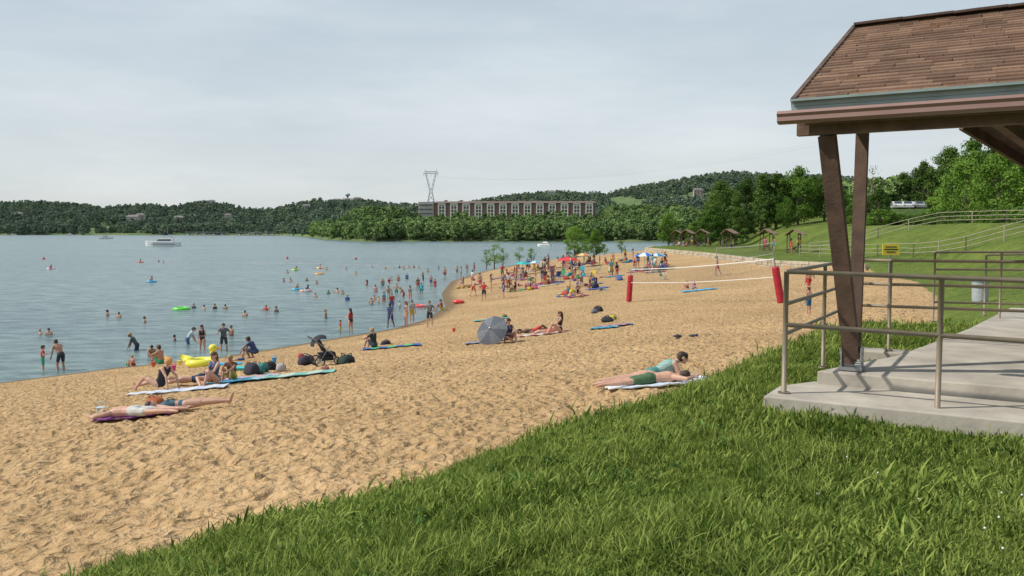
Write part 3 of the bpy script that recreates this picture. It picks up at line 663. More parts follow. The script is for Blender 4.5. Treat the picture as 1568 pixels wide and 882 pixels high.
def pylon():
    Y=760; base=at(660,318,Y); top=at(660,259,Y); zb=H(base.x,Y,False); h=top.z-zb
    mb=MB(); r=.22; wt_=.56
    W=lambda t: 5.8*(1-t/wt_)+1.1*(t/wt_) if t<wt_ else 1.1+(t-wt_)/(.91-wt_)*3.6
    def leg(sx,sy,t): return Vector((sx*W(t),sy*(W(t)*.8 if t<wt_ else .8),h*t))
    ts=[0,.13,.26,.37,.47,wt_,.65,.74,.83,.91]
    for sx in(-1,1):
        for sy in(-1,1):
            for a,b in zip(ts[:-1],ts[1:]): mb.tube([leg(sx,sy,a),leg(sx,sy,b)],r,4)
    for a,b in zip(ts[:-1],ts[1:]):
        for sy in(-1,1):
            if a<wt_-.01: mb.tube([leg(-1,sy,a),leg(1,sy,b)],r*.6,4); mb.tube([leg(1,sy,a),leg(-1,sy,b)],r*.6,4)
        for sx in(-1,1): mb.tube([leg(sx,-1,a),leg(sx,1,b)],r*.6,4)
        if a>=wt_-.01:
            for sx in(-1,1):
                i0=Vector((sx*max(.1,W(a)-1.0),0,h*(a+.01))); i1=Vector((sx*max(.1,W(b)-1.2),0,h*b)); mb.tube([i0,i1],r*.7,4); mb.tube([i0,leg(sx,1,b)],r*.5,4)
    hw=6.6
    mb.tube([(-hw,0,h*.91),(hw,0,h*.91)],r,4); mb.tube([(-hw*.8,0,h*.955),(hw*.8,0,h*.955)],r,4)
    for k in range(-6,7): mb.tube([(k,0,h*.91),(k*.8+.4,0,h*.955)],r*.6,4)
    for s in(-1,1): mb.tube([(s*4.0,0,h*.91),(s*5.0,0,h),(s*6.6,0,h*.91)],r*.7,4)
    for s in(-1,0,1): mb.tube([(s*6.2,0,h*.91),(s*6.2,0,h*.85)],r*.7,4)
    mb.obj('transmission_tower',[mat('galvanised',(.34,.36,.38),.6)],None,(base.x,Y,zb))
    mw=MB()
    for s,zz in((-1,.85),(1,.85)):
        A=Vector((base.x+s*6.2,Y,zb+h*zz)); B=Vector((330+s*6,640,95+(zz-.76)*30)); pts=[]
        for k in range(31):
            t=k/30; q=A.lerp(B,t); q.z-=22*4*t*(1-t)*.9; pts.append(q)
        mw.tube(pts,.022,4)
    mw.obj('power_lines',[mat('cable',(.25,.26,.27),.6)])
pylon()

# ---------------------------------------------------------------- boats, docks, buoys
def cruiser(nm,u,v,L,rz,sc=1):
    p=atz(u,v,0); root=empty(nm,(p.x,p.y,0),rz); mb=MB()
    secs=[(-.5,.30,.10,.17),(-.3,.31,.09,.17),(0,.31,.08,.18),(.25,.24,.06,.2),(.42,.11,.04,.225),(.5,.01,.12,.24)]
    vs=[];
    for t,wd,b,tp in secs:
        x=t*L; w=wd*L*.5; vs+=[(x,-w,tp*L*.55),(x,-w*.85,-.3),(x,w*.85,-.3),(x,w,tp*L*.55)]
    fs=[]
    for i in range(len(secs)-1):
        for k in range(4): fs.append((i*4+k,i*4+(k+1)%4,(i+1)*4+(k+1)%4,(i+1)*4+k))
    fs+=[(0,3,2,1)]; mb.add(vs,fs,0)
    h0=L*.095
    mb.add([(-.32*L,-.12*L,h0),(.22*L,-.1*L,h0),(.22*L,.1*L,h0),(-.32*L,.12*L,h0),(-.32*L,-.1*L,h0+.09*L),(.10*L,-.085*L,h0+.09*L),(.10*L,.085*L,h0+.09*L),(-.32*L,.1*L,h0+.09*L)],[(0,1,5,4),(1,2,6,5),(2,3,7,6),(3,0,4,7),(4,5,6,7)],0)
    for s in(-1,1): mb.add([(-.28*L,s*(.119*L),h0+.03*L),(.15*L,s*.109*L,h0+.03*L),(.10*L,s*.098*L,h0+.065*L),(-.28*L,s*.111*L,h0+.065*L)],[(0,1,2,3)],1)
    mb.box((-.12*L,0,h0+.115*L),(.3*L,.16*L,.05*L),0); mb.box((-.1*L,0,h0+.2*L),(.26*L,.17*L,.012*L),2)
    for x in(-.2,.0):
        for s in(-1,1): mb.tube([(x*L,s*.075*L,h0+.12*L),(x*L,s*.075*L,h0+.2*L)],.03,5)
    mb.tube([(-.15*L,0,h0+.2*L),(-.17*L,0,h0+.3*L)],.04,5)
    for s in(-1,1): mb.box((-.05*L,s*.157*L,.05*L),(.7*L,.02,.012*L),2)
    mb.obj('hull_and_cabin',[M_white,M_glass,mat('canvas_navy',(.04,.05,.09),.8)],root,sc=(1,1,1.3))
cruiser('cabin_cruiser',249,377,13.5,math.pi+.1); cruiser('motor_boat',163,366,9,.2); cruiser('motor_boat',108,361,8,.1); cruiser('motor_boat',833,377,6,2.6); cruiser('motor_boat',20,360.5,7,.3)
def dock(u,v,w):
    p=atz(u,v,0); mb=MB(); mb.box((0,0,.5),(w,8,.5),0); mb.box((0,0,4),(w,9,.35),1)
    n=int(w/5)
    for i in range(n+1):
        for s in(-1,1): mb.tube([(-w/2+i*w/n,s*4,-.5),(-w/2+i*w/n,s*4,4)],.12,6,2)
        if i<n and i%2==0: mb.box((-w/2+(i+.5)*w/n,0,1.4),(2,6,1.4),3)
    mb.obj('boat_dock',[M_conc,mat('dock_roof',(.42,.42,.42),.7),M_steel,M_white],None,(p.x,p.y,0))
dock(318,360.6,50); dock(392,360.8,42)
br=mat('buoy_red',(.55,.03,.02),.4)
for u,v in [(67,397),(440,396),(545,397)]:
    p=atz(u,v,0); mb=MB(); mb.sph((0,0,.12),.28,0,12,8); mb.tube([(0,0,.35),(0,0,.55)],[.1,.05],8,0); mb.obj('marker_buoy',[br],None,p,smooth=True)
mb=MB(); A=atz(205,401,0);B=atz(640,408,0); prev=None
for k in range(60):
    t=k/59; q=A.lerp(B,t)+Vector((0,6*math.sin(t*3.14),.0)); mb.sph(q,(.13,.07,.06),k%2,8,6)
    if prev: mb.tube([prev,q],.012,4,1)
    prev=q
mb.obj('swim_area_rope',[br,mat('float_grey',(.4,.4,.38),.5)])

# ---------------------------------------------------------------- people
def caps(p0,p1,r0,r1):
    p0=Vector(p0);p1=Vector(p1); d=p1-p0; L=d.length
    if L<1e-5: d=Vector((0,0,1)); 
    else: d=d/L
    n=4; pts=[];rs=[]
    for i in range(n): a=math.pi/2*(1-i/n)*.98; pts.append(p0-d*r0*math.sin(a)); rs.append(r0*math.cos(a))
    pts+= [p0,p1]; rs+=[r0,r1]
    for i in range(1,n+1): a=math.pi/2*i/n*.98; pts.append(p1+d*r1*math.sin(a)); rs.append(r1*math.cos(a))
    return pts,rs
def figure(name,pel,up,fwd,arms,legs,face=None,female=False,longhair=False,curl=.5,hat=False):
    up=Vector(up).normalized(); fwd=Vector(fwd); fwd=(fwd-up*fwd.dot(up)).normalized(); rt=fwd.cross(up).normalized()
    pel=Vector(pel); pr=[]
    SKIN,TOP,BEL,PEL,THI,HAIR,SLV,EYEm=range(8); LIP=8
    def c(a,b,ra,rb,l): pr.append((Vector(a),Vector(b),ra,rb,l))
    sw=.165 if female else .185; hw=.095 if female else .09; wr=.088 if female else .10
    neck=pel+up*.52
    waist=pel+up*.17; chest=pel+up*.38
    for s in(-1,1):
        c(pel+rt*s*.06-fwd*.02,pel+rt*s*.055+up*.08,.112 if female else .108,.10,PEL)
        c(pel+rt*s*.05+up*.10,waist+rt*s*.05+up*.08,wr,wr*1.03,BEL)
        c(waist+rt*s*.055+up*.08,chest+rt*s*.075,.104,.108,TOP)
        c(chest+rt*s*.075,neck+rt*s*.10-up*.07,.106,.075,TOP)
        if female: c(chest+rt*s*.07+fwd*.07-up*.02,chest+rt*s*.07+fwd*.085-up*.03,.06,.055,TOP)
        c(neck-up*.02+rt*s*.03,neck+rt*s*(sw-.01)-up*.055,.045,.052,SLV)
    fc=Vector(face).normalized() if face else fwd
    hu=(up+Vector((0,0,.01))); 
    if abs(fc.dot(hu.normalized()))>.7: hu=fwd if fc.dot(up)<0 else -fwd
    hu=(hu-fc*hu.dot(fc)).normalized(); hr=fc.cross(hu).normalized()
    hc=neck+up*.145+ fc*.03
    c(neck-up*.03,hc-hu*.03-fc*.015,.056,.052,SKIN)
    c(hc+hu*.02-fc*.018,hc+hu*.03+fc*.005,.088,.082,SKIN); c(hc-hu*.05+fc*.03,hc-hu*.062+fc*.045,.058,.042,SKIN); c(hc-hu*.01+fc*.04,hc+hu*.03+fc*.035,.058,.055,SKIN)
    c(hc+hu*.015+fc*.09,hc-hu*.015+fc*.108,.010,.015,SKIN)
    for s in(-1,1):
        c(hc+hr*s*.088-hu*.02-fc*.005,hc+hr*s*.09+hu*.02-fc*.012,.014,.017,SKIN)
        c(hc+hr*s*.033+hu*.014+fc*.084,hc+hr*s*.036+hu*.014+fc*.084,.013,.013,EYEm)
    c(hc-hr*.02-hu*.043+fc*.088,hc+hr*.02-hu*.043+fc*.088,.009,.009,LIP)
    c(hc+hu*.045-fc*.035,hc+hu*.05+fc*.012,.092,.085,HAIR); c(hc-hu*.01-fc*.045,hc+hu*.04-fc*.03,.08,.088,HAIR)
    if hat: c(hc+hu*.07+fc*.09,hc+hu*.065+fc*.12,.05,.04,HAIR)
    if longhair:
        dn=Vector((0,0,-1)) if abs(up.z)>.4 else -up
        b=hc-fc*.075; c(b,b+dn*.16-fc*.02,.075,.07,HAIR); c(b+dn*.16-fc*.02,b+dn*.30-fc*.03,.07,.035,HAIR)
    for s,(d1,d2) in zip((-1,1),arms):
        d1=Vector(d1).normalized();d2=Vector(d2).normalized()
        sh=neck+rt*s*sw-up*.065; el=sh+d1*.285; wp=el+d2*.245; k=.88 if female else 1
        c(sh,sh+d1*.14,.058*k,.05*k,SLV); c(sh+d1*.10,el,.047*k,.039*k,SKIN); c(el,el+d2*.09,.040*k,.038*k,SKIN); c(el+d2*.09,wp,.038*k,.025*k,SKIN)
        n=d2.cross(rt*s); n=n.normalized() if n.length>.2 else d2.cross(fwd).normalized(); la=d2.cross(n).normalized()
        for q in(-1,1): c(wp+la*q*.012+d2*.02,wp+la*q*.024+d2*.085,.019,.017,SKIN)
        for j,(o,l) in enumerate(((-.034,.07),(-.012,.08),(.012,.075),(.034,.058))):
            b=wp+la*o+d2*.092; m=b+(d2+n*curl*.4).normalized()*l*.5; e=m+(d2+n*curl*1.5).normalized()*l*.5
            c(b,m,.0105,.0095,SKIN); c(m,e,.0095,.008,SKIN)
        tb=wp+d2*.03-la*.026; t1=tb+(d2-la*.9+n*.2).normalized()*.038; c(tb,t1,.0125,.011,SKIN); c(t1,t1+(d2-la*.2+n*.4).normalized()*.03,.011,.009,SKIN)
    for s,(d1,d2,ft) in zip((-1,1),legs):
        d1=Vector(d1).normalized();d2=Vector(d2).normalized();ft=Vector(ft).normalized()
        hp=pel+rt*s*hw-up*.02; kn=hp+d1*.43; an=kn+d2*.40
        c(hp,hp+d1*.27,.098,.082,THI); c(hp+d1*.22,kn,.074,.056,SKIN); c(kn,kn+d2*.13,.055,.056,SKIN); c(kn+d2*.13,an,.056,.035,SKIN)
        heel=an+d2*.03-ft*.03; c(heel,an+d2*.04+ft*.07,.036,.034,SKIN); c(an+d2*.04+ft*.07,an+d2*.05+ft*.155,.036,.024,SKIN)
    mb=MB()
    for p0,p1,r0,r1,l in pr:
        a,b=caps(p0,p1,r0,r1); mb.tube(a,b,10,0)
    me=mb.mesh('t',[]); o=bpy.data.objects.new('t',me); scene.collection.objects.link(o)
    rm=o.modifiers.new('r','REMESH'); rm.mode='VOXEL'; rm.voxel_size=.0125; rm.use_smooth_shade=True
    smo=o.modifiers.new('s','SMOOTH'); smo.factor=.5; smo.iterations=2
    bpy.context.view_layer.update(); dg=bpy.context.evaluated_depsgraph_get()
    m2=bpy.data.meshes.new_from_object(o.evaluated_get(dg)); m2.name=name
    bpy.data.objects.remove(o)
    m2.materials.clear()
    nf=len(m2.polygons); ce=np.empty(nf*3,dtype=np.float32); m2.polygons.foreach_get('center',ce); ce=ce.reshape(-1,3).astype(float)
    best=np.full(nf,1e9); lab=np.zeros(nf,int)
    for p0,p1,r0,r1,l in pr:
        a=np.array(p0);b=np.array(p1);d=b-a;L=max(1e-9,d@d); t=np.clip((ce-a)@d/L,0,1); dist=np.linalg.norm(ce-(a+t[:,None]*d),axis=1)-(r0+(r1-r0)*t)
        if l in(TOP,BEL,PEL,THI): dist=dist-.006
        if l in(EYEm,8): dist=dist-.003
        m=dist<best; best=np.where(m,dist,best); lab=np.where(m,l,lab)
    for i in range(9): m2.materials.append(M_skinA)
    m2.polygons.foreach_set('material_index',lab.astype(np.int32)); m2.polygons.foreach_set('use_smooth',[True]*nf)
    co=np.empty(len(m2.vertices)*3,dtype=np.float32); m2.vertices.foreach_get('co',co); m2['zmin']=float(co.reshape(-1,3)[:,2].min()); m2.update()
    return m2
AD=((-.18,.0,-1),(-.02,.25,-1)),((.18,.0,-1),(.02,.25,-1))
LG=((-.06,.02,-1),(0,-.04,-1),(-.2,1,-.05)),((.06,.02,-1),(0,-.04,-1),(.2,1,-.05))
PZ={}
PZ['stand']=figure('stand',(0,0,.9),(0,.03,1),(0,1,0),AD,LG)
PZ['wave']=figure('wave',(0,0,.9),(0,.03,1),(0,1,0),(((-.9,.2,-.2),(-.5,.5,.6)),((.6,.5,-.5),(.3,.9,.0))),LG)
PZ['stand_f']=figure('stand_f',(0,0,.9),(0,.0,1),(0,1,0),(((-.2,.05,-1),(.3,.9,.1)),((.15,0,-1),(0,.2,-1))),LG,female=True,longhair=True)
PZ['hips']=figure('hips',(0,0,.9),(0,.02,1),(0,1,0),(((-.75,-.2,-.8),(.75,.3,-.45)),((.6,.1,-.9),(-.3,.8,.5))),(((-.14,.05,-1),(-.02,-.06,-1),(-.3,1,0)),((.12,0,-1),(.0,-.03,-1),(.3,1,0))))
PZ['walk']=figure('walk',(0,0,.89),(0,.08,1),(0,1,0),(((-.12,.4,-1),(0,.8,-.8)),((.12,-.4,-1),(0,.1,-1))),(((-.02,-.35,-1),(0,-.55,-1),(0,.8,-.5)),((.02,.42,-1),(0,.05,-1),(0,1,.1))))
PZ['bend']=figure('bend',(0,-.1,.86),(0,.5,.85),(0,1,-.5),(((-.1,.35,-1),(0,.4,-1)),((.1,.45,-1),(0,.3,-1))),(((-.1,.25,-1),(0,-.15,-1),(0,1,0)),((.1,.15,-1),(0,-.2,-1),(0,1,0))),face=(0,1,-.7))
PZ['crouch']=figure('crouch',(0,-.12,.32),(0,.5,.85),(0,1,0),(((-.1,.8,-.6),(.1,.6,-.9)),((.1,.8,-.5),(-.1,.6,-.9))),(((-.25,1,.35),(.05,-.45,-1),(0,1,0)),((.25,1,.3),(-.05,-.45,-1),(0,1,0))),face=(0,1,-.5))
PZ['knees']=figure('knees',(0,0,.12),(0,.15,1),(0,1,0),(((-.05,.85,-.35),(.3,.8,-.3)),((.05,.85,-.35),(-.3,.8,-.3))),(((-.12,.75,.7),(.0,.4,-1),(0,1,-.1)),((.12,.75,.7),(0,.4,-1),(0,1,-.1))))
PZ['knees_f']=figure('knees_f',(0,0,.12),(0,-.05,1),(0,1,0),(((-.1,.6,-.6),(.2,.9,0)),((.15,.1,-1),(.1,.5,-.7))),(((-.12,.75,.65),(.0,.45,-1),(0,1,-.1)),((.3,.95,.2),(-.6,.3,-.35),(-.2,1,0))),female=True,longhair=True)
PZ['recline_f']=figure('recline_f',(0,0,.12),(0,-.5,.85),(0,1,0),(((-.25,-.55,-.8),(-.05,-.1,-1)),((.25,-.55,-.8),(.05,-.1,-1))),(((-.1,.85,.5),(0,.75,-.75),(0,.7,.7)),((.1,1,.12),(0,1,-.2),(0,.5,.9))),female=True,hat=True)
PZ['sitlegs']=figure('sitlegs',(0,0,.12),(0,-.12,1),(0,1,0),(((-.15,.5,-.85),(.1,.9,-.2)),((.15,.5,-.85),(-.1,.9,-.2))),(((-.12,1,.08),(0,1,-.1),(0,.4,1)),((.15,1,.1),(0,1,-.12),(0,.4,1))))
PZ['supine']=figure('supine',(0,0,.12),(0,-1,.02),(0,0,1),(((-.5,.85,-.1),(-.1,1,-.05)),((.45,-.8,-.05),(-.8,-.3,.25))),(((-.12,1,.02),(-.02,1,-.05),(-.2,.3,1)),((.1,.9,.45),(.05,.8,-.75),(0,.8,.4))),face=(.1,.1,1))
PZ['supine_f']=figure('supine_f',(0,0,.12),(0,-1,.0),(0,0,1),(((-.5,.85,-.1),(.1,1,-.0)),((.5,.85,-.1),(-.1,1,0))),(((-.1,1,.02),(-.02,1,-.05),(-.2,.3,1)),((.1,1,.02),(.05,1,-.05),(.2,.3,1))),face=(0,.15,1),female=True)
PZ['prone']=figure('prone',(0,0,.11),(0,1,.02),(0,0,-1),(((-.75,.65,-.12),(.6,.7,.02)),((.75,.65,-.12),(-.7,.6,.02))),(((-.16,-1,-.03),(0,-1,-.02),(-.2,-1,-.1)),((.16,-1,-.03),(0,-1,-.02),(.2,-1,-.1))),face=(-.8,.2,-.5))
PZ['prop_f']=figure('prop_f',(0,0,.12),(0,1,.42),(0,.4,-1),(((-.3,.4,-1),(.35,1,-.05)),((.3,.4,-1),(-.35,1,-.05))),(((-.12,-1,-.05),(0,-1,-.02),(-.2,-1,-.1)),((.12,-1,-.05),(.05,-1,-.0),(.1,-1,-.1))),face=(0,1,-.45),female=True)
M_eye=mat('eye_dark',(.03,.02,.02),.3); M_lip=mat('lips',(.35,.11,.09),.5)
HC=[(.02,.013,.01),(.06,.035,.018),(.12,.07,.035),(.35,.24,.11),(.025,.018,.015)]
CC=[(.02,.025,.05),(.45,.03,.03),(.03,.08,.30),(.55,.55,.55),(.02,.02,.02),(.05,.25,.10),(.03,.30,.38),(.50,.12,.22),(.55,.40,.04),(.16,.17,.19),(.4,.06,.04),(.07,.12,.35)]
pr_=random.Random(11)
NM={'stand':'standing_man','wave':'standing_man','stand_f':'standing_woman','hips':'standing_man','walk':'walking_man','bend':'bending_man','crouch':'crouching_person','knees':'seated_man','knees_f':'seated_woman','recline_f':'reclining_woman','sitlegs':'seated_man','supine':'sunbathing_man','supine_f':'sunbathing_woman','prone':'sunbathing_man','prop_f':'sunbathing_woman'}
def stripes(c1_,c2_,sc=40):
    m,n,b=nt('cloth_striped'); tc=n.nodes.new('ShaderNodeTexCoord'); w_=n.nodes.new('ShaderNodeTexWave'); w_.inputs['Scale'].default_value=sc; w_.bands_direction='Z'; w_.inputs['Distortion'].default_value=1.5
    n.links.new(tc.outputs['Object'],w_.inputs['Vector']); n.links.new(ramp(n,w_.outputs['Fac'],[(.45,c1_),(.55,c2_)]),b.inputs['Base Color']); b.inputs['Roughness'].default_value=.85; return m
M_str=stripes((.05,.30,.28),(.45,.48,.44),14)
def cloth(c):
    if not isinstance(c,(tuple,list)): return c
    return mat('cloth_%02d%02d%02d'%tuple(int(k*99) for k in c),c,.85,.18,14)
def person(u,v,pose,rot=180,top='s',bot=None,sc=1.0,hair=None,skin=None,water=False,pos=None,name=None,belly=None,thigh=None,dz=0):
    me=PZ[pose]; fem=pose.endswith('_f')
    if water: p=atz(u,v,0); z=max(H(p.x,p.y,False),-1.22*sc)
    else: p=ground(u,v) if pos is None else Vector(pos); z=H(p.x,p.y,False)
    z0=z; z=z-me['zmin']*sc+dz
    nm='child' if sc<.85 else NM[pose]
    if water and z0<-.9: nm='swimmer'
    o=put(name or nm,me,(p.x,p.y,z),math.radians(rot),None,sc)
    sk=skin or pr_.choice(SK); bc=bot or pr_.choice(CC)
    if isinstance(top,str) and top=='r': top=pr_.choice(CC+[None]*6)
    T=sk if (top is None or top=='s') else cloth(top)
    if fem and T is sk: T=cloth(bc)
    ms=[sk,T,T if not fem else (cloth(belly) if belly else sk),cloth(bc),cloth(bc) if not fem else sk,mat('hair',hair or pr_.choice(HC),.6,.2,20),(T if not fem else sk),M_eye,M_lip]
    if belly: ms[2]=cloth(belly)
    if thigh: ms[4]=cloth(thigh)
    for i,m in enumerate(ms): o.material_slots[i].link='OBJECT'; o.material_slots[i].material=m
    if pose in('supine','supine_f','prone','prop_f','recline_f','sitlegs') and not water:
        e=.6; nx=H(p.x-e,p.y,False)-H(p.x+e,p.y,False); ny=H(p.x,p.y-e,False)-H(p.x,p.y+e,False)
        nrm=Vector((nx,ny,2*e)).normalized(); q=Vector((0,0,1)).rotation_difference(nrm); o.rotation_mode='QUATERNION'; o.rotation_quaternion=q@Matrix.Rotation(math.radians(rot),3,'Z').to_quaternion()
    return o
def towel(u,v,L,W,rz,c1_,c2_=None,pos=None,off=.06):
    p=ground(u,v) if pos is None else Vector(pos); mb=MB(); nx,ny=14,8; r=math.radians(rz)
    X=[];Y=[];Wb=[]
    for j in range(ny+1):
        for i in range(nx+1):
            a=(i/nx-.5)*L; b=(j/ny-.5)*W; wob=.015*math.sin(i*1.7+j)+.01*math.sin(j*2.3+i*.7)
            a+=wob; b+=.03*math.sin(i*.9+rz); X.append(p.x+a*math.cos(r)-b*math.sin(r)); Y.append(p.y+a*math.sin(r)+b*math.cos(r)); Wb.append(wob)
    Z=terr(np.array(X),np.array(Y),False)[0]+off+np.array(Wb)*.8
    vs=list(zip(X,Y,Z.tolist()))
    k=(nx+1)*(ny+1); vs+=[(x,y,z-.02) for x,y,z in vs]
    for j in range(ny):
        for i in range(nx):
            q=j*(nx+1)+i; mi=(1 if (i//2)%2 else 0) if c2_ else 0
            mb.f.append((q,q+1,q+nx+2,q+nx+1)); mb.m.append(mi); 
    mb.v=vs
    for i in range(nx): 
        for q in(i,ny*(nx+1)+i): mb.f.append((q,q+1,q+1+k,q+k)); mb.m.append(0)
    for j in range(ny):
        for q in(j*(nx+1),j*(nx+1)+nx): mb.f.append((q,q+nx+1,q+nx+1+k,q+k)); mb.m.append(0)
    return mb.obj('beach_towel',[cloth(c1_),cloth(c2_ or c1_)],smooth=True)
def bag(u,v,c,s=.4,nm='beach_bag'):
    p=ground(u,v); mb=MB(); vs=[]; R=random.Random(int(u*7+v)); sl=R.uniform(-.15,.15); fl_=R.uniform(.7,1.15)
    for z,k in((0,.9),(.12,1.08),(.35,1.1),(.6,.95),(.78,.8),(.86,.6)):
        for i in range(14):
            a=2*math.pi*i/14; ca,sa=math.cos(a),math.sin(a); j=1+R.uniform(-.09,.09); vs.append((math.copysign(abs(ca)**.6,ca)*.55*k*j+sl*z,math.copysign(abs(sa)**.6,sa)*.34*k*j,z*fl_*.8+R.uniform(-.02,.02)))
    fs=[(r*14+i,r*14+(i+1)%14,(r+1)*14+(i+1)%14,(r+1)*14+i) for r in range(5) for i in range(14)]+[tuple(70+i for i in range(14))]
    mb.add(vs,fs,0); t=.66*fl_
    for s_ in(-1,1): mb.tube([(-.25+sl*.8,s_*.15,t),(-.12+sl,s_*.25,t+.16),(.12+sl,s_*.28,t+.12),(.25+sl*.8,s_*.15,t)],.025,6,1)
    mb.box((0,-.37,.28),(.5,.06,.28),1)
    return mb.obj(nm,[cloth(c),cloth(tuple(k*.5 for k in c))],None,(p.x,p.y,H(p.x,p.y,False)),pr_.uniform(0,3),True,s)
def ring(u,v,c,R=.42,r=.14,z=0.05,nm='inflatable_ring',c2_=None):
    p=atz(u,v,0); mb=MB(); mb.torus((0,0,z),R,r,0,24,10)
    if c2_: mb.m=[1 if (i//10//3)%2 else 0 for i in range(len(mb.m))]
    return mb.obj(nm,[mat('vinyl',c,.25,.03,3,coat=.5),mat('vinyl',c2_ or c,.25,.03,3,coat=.5)],None,(p.x,p.y,0),0,True)
c0=ground(993,592)
towel(0,0,1.85,1.35,2,(.66,.70,.74),(.54,.62,.72),pos=(c0.x+.12,c0.y+.15,0),off=.07)
person(0,0,'prone',-88,top='s',bot=(.06,.13,.06),skin=M_skinA,pos=(c0.x-.0,c0.y-.12,0),hair=(.05,.03,.02),dz=.06,sc=.93)
person(0,0,'prop_f',-84,top=M_str,belly=M_str,bot=(.06,.22,.20),skin=M_skinA,hair=(.03,.018,.012),pos=(c0.x+.14,c0.y+.38,0),dz=.06,sc=.93)
towel(292,598,1.9,1.1,12,(.45,.50,.62),(.58,.60,.66)); towel(235,603,1.3,.8,15,(.55,.57,.62)); towel(210,639,1.5,.8,10,(.22,.06,.28)); towel(440,577,2.8,1.1,8,(.16,.38,.33),(.42,.50,.44)); towel(385,580,1.6,.9,10,(.55,.30,.40),(.2,.35,.5)); towel(360,585,1.6,.8,5,(.05,.30,.50))
person(245,600,'recline_f',78,top=(.02,.02,.025),belly=(.02,.02,.025),bot=(.02,.02,.025),hair=(.60,.28,.05),skin=M_skinA)
person(300,590,'supine',-70,bot=(.03,.05,.1),skin=M_skinA,dz=.05); person(328,590,'knees_f',150,top=(.06,.09,.16),belly=(.06,.09,.16),bot=(.05,.07,.13),skin=M_skinA,hair=(.10,.05,.025)); person(356,584,'knees',170,top=(.16,.07,.05),sc=.85,skin=M_skinB)
person(208,641,'prone',80,bot=(.5,.5,.48),skin=M_skinA,dz=.05); person(285,630,'supine_f',-75,bot=(.06,.12,.16),skin=M_skinA,dz=.03)
bag(240,632,(.35,.10,.03),.42); bag(262,630,(.05,.04,.04),.36); bag(385,574,(.03,.03,.05),.5); bag(402,571,(.05,.22,.20),.45); bag(430,568,(.40,.38,.36),.42); bag(468,560,(.04,.03,.05),.5); bag(530,558,(.02,.04,.03),.6); bag(415,566,(.03,.03,.04),.35); bag(461,548,(.4,.05,.05),.3)
person(66,566,'hips',-60,top=(.45,.06,.05),bot=(.05,.35,.2),sc=.82,water=True,skin=M_skinA); person(92,567,'bend',60,bot=(.03,.04,.045),water=True,skin=M_skinB,hair=(.02,.015,.01))
person(207,536,'bend',100,top=(.08,.09,.10),bot=(.03,.04,.06),water=True); person(205,562,'knees',150,sc=.6,bot=(.4,.05,.03),skin=M_skinA)
person(233,545,'crouch',200,bot=(.4,.1,.1),sc=.9,water=True,skin=M_skinB); person(247,560,'knees',70,bot=(.03,.25,.1),skin=M_skinB)
person(268,522,'stand',120,bot=(.45,.08,.12),sc=.7,water=True); person(290,527,'bend',-60,bot=(.06,.1,.2),top=(.4,.45,.5),water=True,skin=M_skinA); person(310,536,'stand_f',170,top=(.02,.02,.03),bot=(.02,.02,.03),belly=(.02,.02,.03),water=True,skin=M_skinA)
person(343,538,'hips',-160,top=(.09,.10,.11),bot=(.04,.05,.05),water=True); person(355,514,'stand',150,bot=(.05,.05,.08),water=True,sc=.8); person(388,549,'crouch',80,top=(.03,.05,.14),bot=(.03,.05,.12)); person(372,552,'sitlegs',100,sc=.6,bot=(.03,.1,.3))
person(537,511,'stand_f',60,top=(.40,.03,.03),belly=(.35,.03,.03),bot=(.03,.03,.04)); person(521,509,'stand',-60,top=(.5,.04,.03),sc=.58)
person(573,534,'knees',60,top=(.03,.03,.03),bot=(.05,.05,.06)); towel(600,532,2.6,1.2,8,(.03,.10,.35),(.08,.40,.15)); bag(590,529,(.03,.03,.04),.4); person(598,501,'walk',160,top=(.05,.08,.18),bot=(.04,.06,.16),skin=M_skinC); person(622,500,'stand_f',120,bot=(.3,.2,.15)); person(631,494,'stand',200,top=(.35,.34,.33),sc=.95); person(658,501,'hips',170,top=(.14,.14,.15),bot=(.04,.04,.05)); person(677,476,'knees',90,top=(.4,.1,.08))
def duck(u,v):
    p=ground(u,v); root_z=H(p.x,p.y,False); mb=MB()
    mb.torus((0,0,.2),.55,.2,0,28,12); mb.sph((-.55,0,.33),(.3,.3,.2),0); mb.tube([(.5,0,.25),(.58,0,.5),(.55,0,.72),(.55,0,.85)],[.22,.15,.13,.12],12,0); mb.sph((.57,0,.9),(.21,.18,.18),0)
    mb.sph((.8,0,.87),(.12,.1,.04),1); mb.sph((.68,.14,.95),.03,2,8,6); mb.sph((.68,-.14,.95),.03,2,8,6); mb.tube([(-.6,0,.35),(-.85,0,.5),(-.95,0,.62)],[.2,.12,.03],10,0)
    mb.obj('inflatable_duck',[mat('vinyl_yellow',(.80,.75,.05),.25,.03,3,coat=.5),mat('vinyl_orange',(.8,.25,.02),.3),M_eye],None,(p.x,p.y,root_z+.02),.2,True,.85)
duck(308,562)
def board(u,v,c,rz=0,water=False):
    p=atz(u,v,0) if water else ground(u,v); mb=MB(); n=20; o=[]
    for i in range(n):
        a=2*math.pi*i/n; o.append((.55*math.copysign(abs(math.cos(a))**.6,math.cos(a)),.28*math.copysign(abs(math.sin(a))**.7,math.sin(a))))
    mb.add([(x,y,.06) for x,y in o]+[(x*.97,y*.97,0) for x,y in o],[tuple(range(n)),tuple(range(2*n-1,n-1,-1))]+[(i,n+i,n+(i+1)%n,(i+1)%n) for i in range(n)])
    mb.obj('bodyboard',[mat('foam_board',c,.5)],None,(p.x,p.y,(0 if water else H(p.x,p.y,False))+.04),rz)
board(350,560,(.03,.35,.6),.3); board(372,566,(.05,.45,.45),.1)
